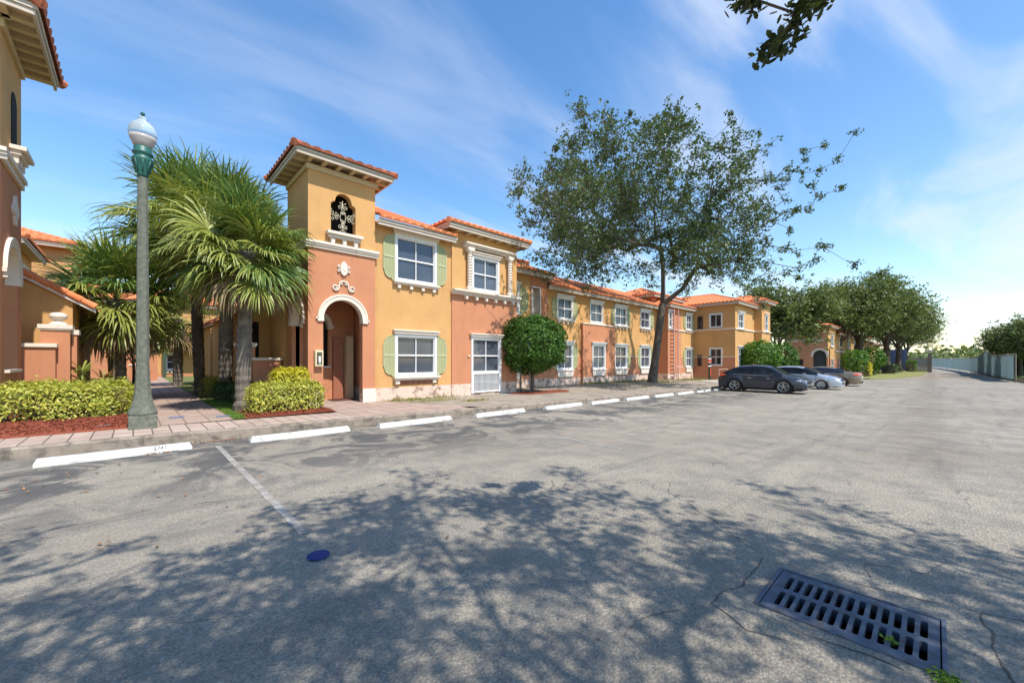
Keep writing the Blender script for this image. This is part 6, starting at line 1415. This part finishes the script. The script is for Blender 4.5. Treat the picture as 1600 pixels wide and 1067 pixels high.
# palms
def palm(base, h, tr_, R_, nf, label, seed=1, lean=(0, 0), fan=0.95, pet=0.95, nb=30, dead=0.25, thin=1.0, group='sabal palms beside the brick path'):
    rg = random.Random(seed); B = Vector(base); top = B + Vector((lean[0], lean[1], h)); root = thing('palm_tree', base, label, 'palm tree', group)
    t = MB(); n = 12; rings = []; K = int(h*9)
    for k in range(K+1):
        f = k/K; c = B.lerp(top, f) + Vector((0, 0, -0.1 if k == 0 else 0)); r_ = tr_*(1.25 if f < 0.03 else 1.0 + 0.12*math.sin(f*5)) * (1 + 0.22*max(0, (f-0.72)/0.28)) * (1 + 0.05*((k % 2)*2-1))
        rings.append([t.pt(c + Vector((math.cos(2*math.pi*j/n), math.sin(2*math.pi*j/n), 0))*r_*(1+0.10*noise.noise(Vector((j*1.3, k*0.8, seed))))) for j in range(n)])
    for r0, r1 in zip(rings, rings[1:]):
        for j in range(n): t.f.append((r0[j], r0[(j+1)%n], r1[(j+1)%n], r1[j])); t.m.append(0)
    for k in range(34):          # old leaf boots on the upper trunk
        a = k*2.4; z = h*(0.66 + 0.32*k/34); c = B.lerp(top, z/h); d = Vector((math.cos(a), math.sin(a), 0.9)).normalized()
        o_ = c + Vector((math.cos(a), math.sin(a), 0))*tr_*0.95; t.tube([o_, o_ + d*rg.uniform(0.14, 0.26)], [0.05, 0.02], 4)
    t.build('trunk', PBK, root)
    m = MB()
    for k in range(nf):
        az = k*2.39996 + rg.gauss(0, 0.2); f = (k+0.5)/nf; el = R(84 - 146*f + rg.gauss(0, 7)); L = pet*R_*rg.uniform(0.75, 1.1)*(0.75 if f > 0.8 else 1)
        d = Vector((math.cos(az)*math.cos(el), math.sin(az)*math.cos(el), math.sin(el)))
        p0 = top + Vector((0, 0, 0.1-0.45*f)); hub = p0 + d*L + Vector((0, 0, -0.14*L*math.cos(el)))
        is_dead = f > 0.80 and rg.random() < dead*2.8; young = f < 0.34
        mi = 2 if is_dead else (0 if rg.random() < (0.8 - 0.75*f) else 1)
        m.tube([p0, p0.lerp(hub, 0.5) + Vector((0, 0, 0.06*L)), hub], [0.02, 0.014, 0.010], 4, cap=False, mi=1 if not is_dead else 2)
        dh = (d + Vector((0, 0, -0.24 if not young else -0.04))).normalized(); sidev = dh.cross(Vector((0, 0, 1)))
        sidev = sidev.normalized() if sidev.length > 0.1 else Vector((math.cos(az+1.57), math.sin(az+1.57), 0)); nrm = sidev.cross(dh).normalized()
        tw_ = rg.gauss(0, 0.35); sidev = (sidev*math.cos(tw_) + nrm*math.sin(tw_)).normalized(); nrm = sidev.cross(dh).normalized()
        F = fan*R_*rg.uniform(0.82, 1.12)
        for j in range(nb):
            a = R(-125 + 250*j/(nb-1)) + rg.gauss(0, 0.03); bl = F*(0.60 + 0.40*math.cos(a*0.60))*rg.uniform(0.82, 1.10)
            bd = (dh*math.cos(a) + sidev*math.sin(a) + nrm*(0.30*abs(math.sin(a))*0.9+rg.gauss(0, 0.07))).normalized()
            droop = (0.05 if young else 0.16 if not is_dead else 0.65) + rg.uniform(0, 0.16)
            wv = bd.cross(nrm); wv = (wv.normalized() + nrm*rg.gauss(0, 0.5)).normalized()*0.023*thin; p = hub; cur = bd; lst = None
            for s_, (l_, w_) in enumerate(((0.0, 0.30), (0.38, 1.0), (0.27, 0.8), (0.20, 0.5), (0.15, 0.08))):
                p = p + cur*bl*l_
                if s_ >= 1: cur = (cur + Vector((0, 0, -droop*(0.15 + 1.0*s_)))).normalized()
                pr_ = (p - wv*w_, p + wv*w_)
                if lst: m.face([lst[0], lst[1], pr_[1], pr_[0]], mi)
                lst = pr_
    m.build('crown', [PG1, PG2, PBR], root)
    return root
palm((2.12, 12.75, 0.25), 4.25, 0.165, 1.05, 74, 'front sabal palm with a pale trunk in the mulch beside the tower', 3, (0.12, 0.1), fan=1.02, pet=0.92, nb=46)
palm((1.95, 20.3, 0.18), 6.5, 0.17, 1.55, 66, 'rear sabal palm with a dark slanting trunk nearest the path', 4, (-0.25, -0.6), fan=1.1, nb=42, thin=1.3)
palm((2.35, 17.2, 0.18), 5.7, 0.19, 1.4, 66, 'sabal palm with a mossy dark trunk between the other two at the path', 5, (0.05, -0.3), fan=1.1, nb=42, thin=1.2)
palm((-0.35, 18.0, 0.25), 3.25, 0.19, 1.12, 64, 'green sabal palm left of the street lamp behind the gable wing', 6, (-0.05, 0), fan=1.1, nb=42, thin=1.2)
palm((1.15+0.6, 28.0, 0.18), 3.6, 0.2, 1.25, 34, 'small distant sabal palm in front of the end house', 7, fan=1.0, nb=26, thin=1.5)

# weeds and grass tufts along the building foot
m = MB()
for cx, cy, sx, sy, n in ((7.0, 12.75, 0.45, 0.12, 420), (8.4, 12.9, 0.5, 0.06, 200), (7.6, 12.0, 0.5, 0.06, 240), (8.8, 11.2, 0.35, 0.06, 200), (21, 14.95, 3.0, 0.12, 900), (27, 14.8, 2.2, 0.2, 900), (27, 12.9, 0.9, 0.4, 260), (32.5, 13.3, 1.6, 0.35, 900), (18, 12, 2.5, 1.0, 160), (23, 12.5, 2.5, 1.0, 200)):
    for _ in range(n):
        x, y = rnd.gauss(cx, sx), rnd.gauss(cy, sy)
        if 12.65 < x < 16.9 or x > 20 or y < 13.05:
            if y > 15.0: y = 14.98
            z = zpl(x, y); h_ = rnd.uniform(0.03, 0.12 if x < 15 else 0.2); a = rnd.uniform(0, 3.14); dx, dy = math.cos(a)*0.012, math.sin(a)*0.012
            m.face([(x-dx, y-dy, z-0.02), (x+dx, y+dy, z-0.02), (x+rnd.gauss(0, 0.04), y+rnd.gauss(0, 0.04), z+h_)])
tag(m.build('weeds', mat('dry_weed', (0.30, 0.30, 0.07), 0.8, 0.3, 3, 0, island=0.8, col2=(0.20, 0.16, 0.05))), 'thin dry weeds and grass tufts growing along the foot of the walls', 'weeds', kind='stuff')
# lawn tufts by the path
m = MB()
for _ in range(9000):
    y = rnd.uniform(11.25, 17); x = rnd.uniform(1.7, 2.3 + 0.9*(y > 13.3)*rnd.random())
    h_ = rnd.uniform(0.03, 0.07); a = rnd.uniform(0, 3.14); dx, dy = math.cos(a)*0.01, math.sin(a)*0.01
    m.face([(x-dx, y-dy, 0.18), (x+dx, y+dy, 0.18), (x+rnd.gauss(0, 0.02), y+rnd.gauss(0, 0.02), 0.18+h_)])
tag(m.build('grass', mat('grass_blade', (0.20, 0.30, 0.05), 0.8, 0.3, 3, 0, island=0.8, col2=(0.08, 0.15, 0.02), trans=0.2)), 'short green lawn grass beside the brick path', 'grass', kind='stuff')
# mulch chips
m = MB()
for (x0, x1, y0, y1, zf_, n) in ((-4.3, 0.1, 11.2, 11.9, lambda x, y: 0.185+0.215*math.sin(min(1, (y-11.12)/0.7)*math.pi/2), 4200), (1.95, 3.95, 11.2, 11.8, lambda x, y: 0.185+0.085*math.sin(min(1, (y-11.12)/0.7, (x-1.9)/0.35, (4.0-x)/0.35)*math.pi/2), 2200), (11.9, 15.2, 12.0, 12.7, lambda x, y: zpl(x, y)+0.015, 1500)):
    for _ in range(n):
        x, y = rnd.uniform(x0, x1), rnd.uniform(y0, y1); leafq(m, Vector((x, y, zf_(x, y)+0.012)), rnd.uniform(0.03, 0.07), tilt=0.45, asp=0.35)
tag(m.build('mulch_chips', mat('mulch_chip', (0.35, 0.10, 0.05), 0.95, 0.3, 3, 0, island=0.9, col2=(0.15, 0.035, 0.02))), 'shredded red bark mulch chips', 'mulch', kind='stuff')

m = MB()
for k in range(5200):
    a = rnd.uniform(0, 1); x = 300 + 260*a; y = -60 + 150*rnd.random()*0 + rnd.gauss(0, 4) + 40*a + rnd.uniform(-70, 60); hh = 9 + 4*noise.noise(Vector((x*0.03, y*0.05, 2)))
    leafq(m, Vector((x, y, rnd.uniform(-1.2, hh))), rnd.uniform(1.5, 3.2), tilt=1.0, asp=0.8)
tag(m.build('distant_trees', OLG), 'low line of distant trees beyond the end of the road', 'tree line', kind='stuff')
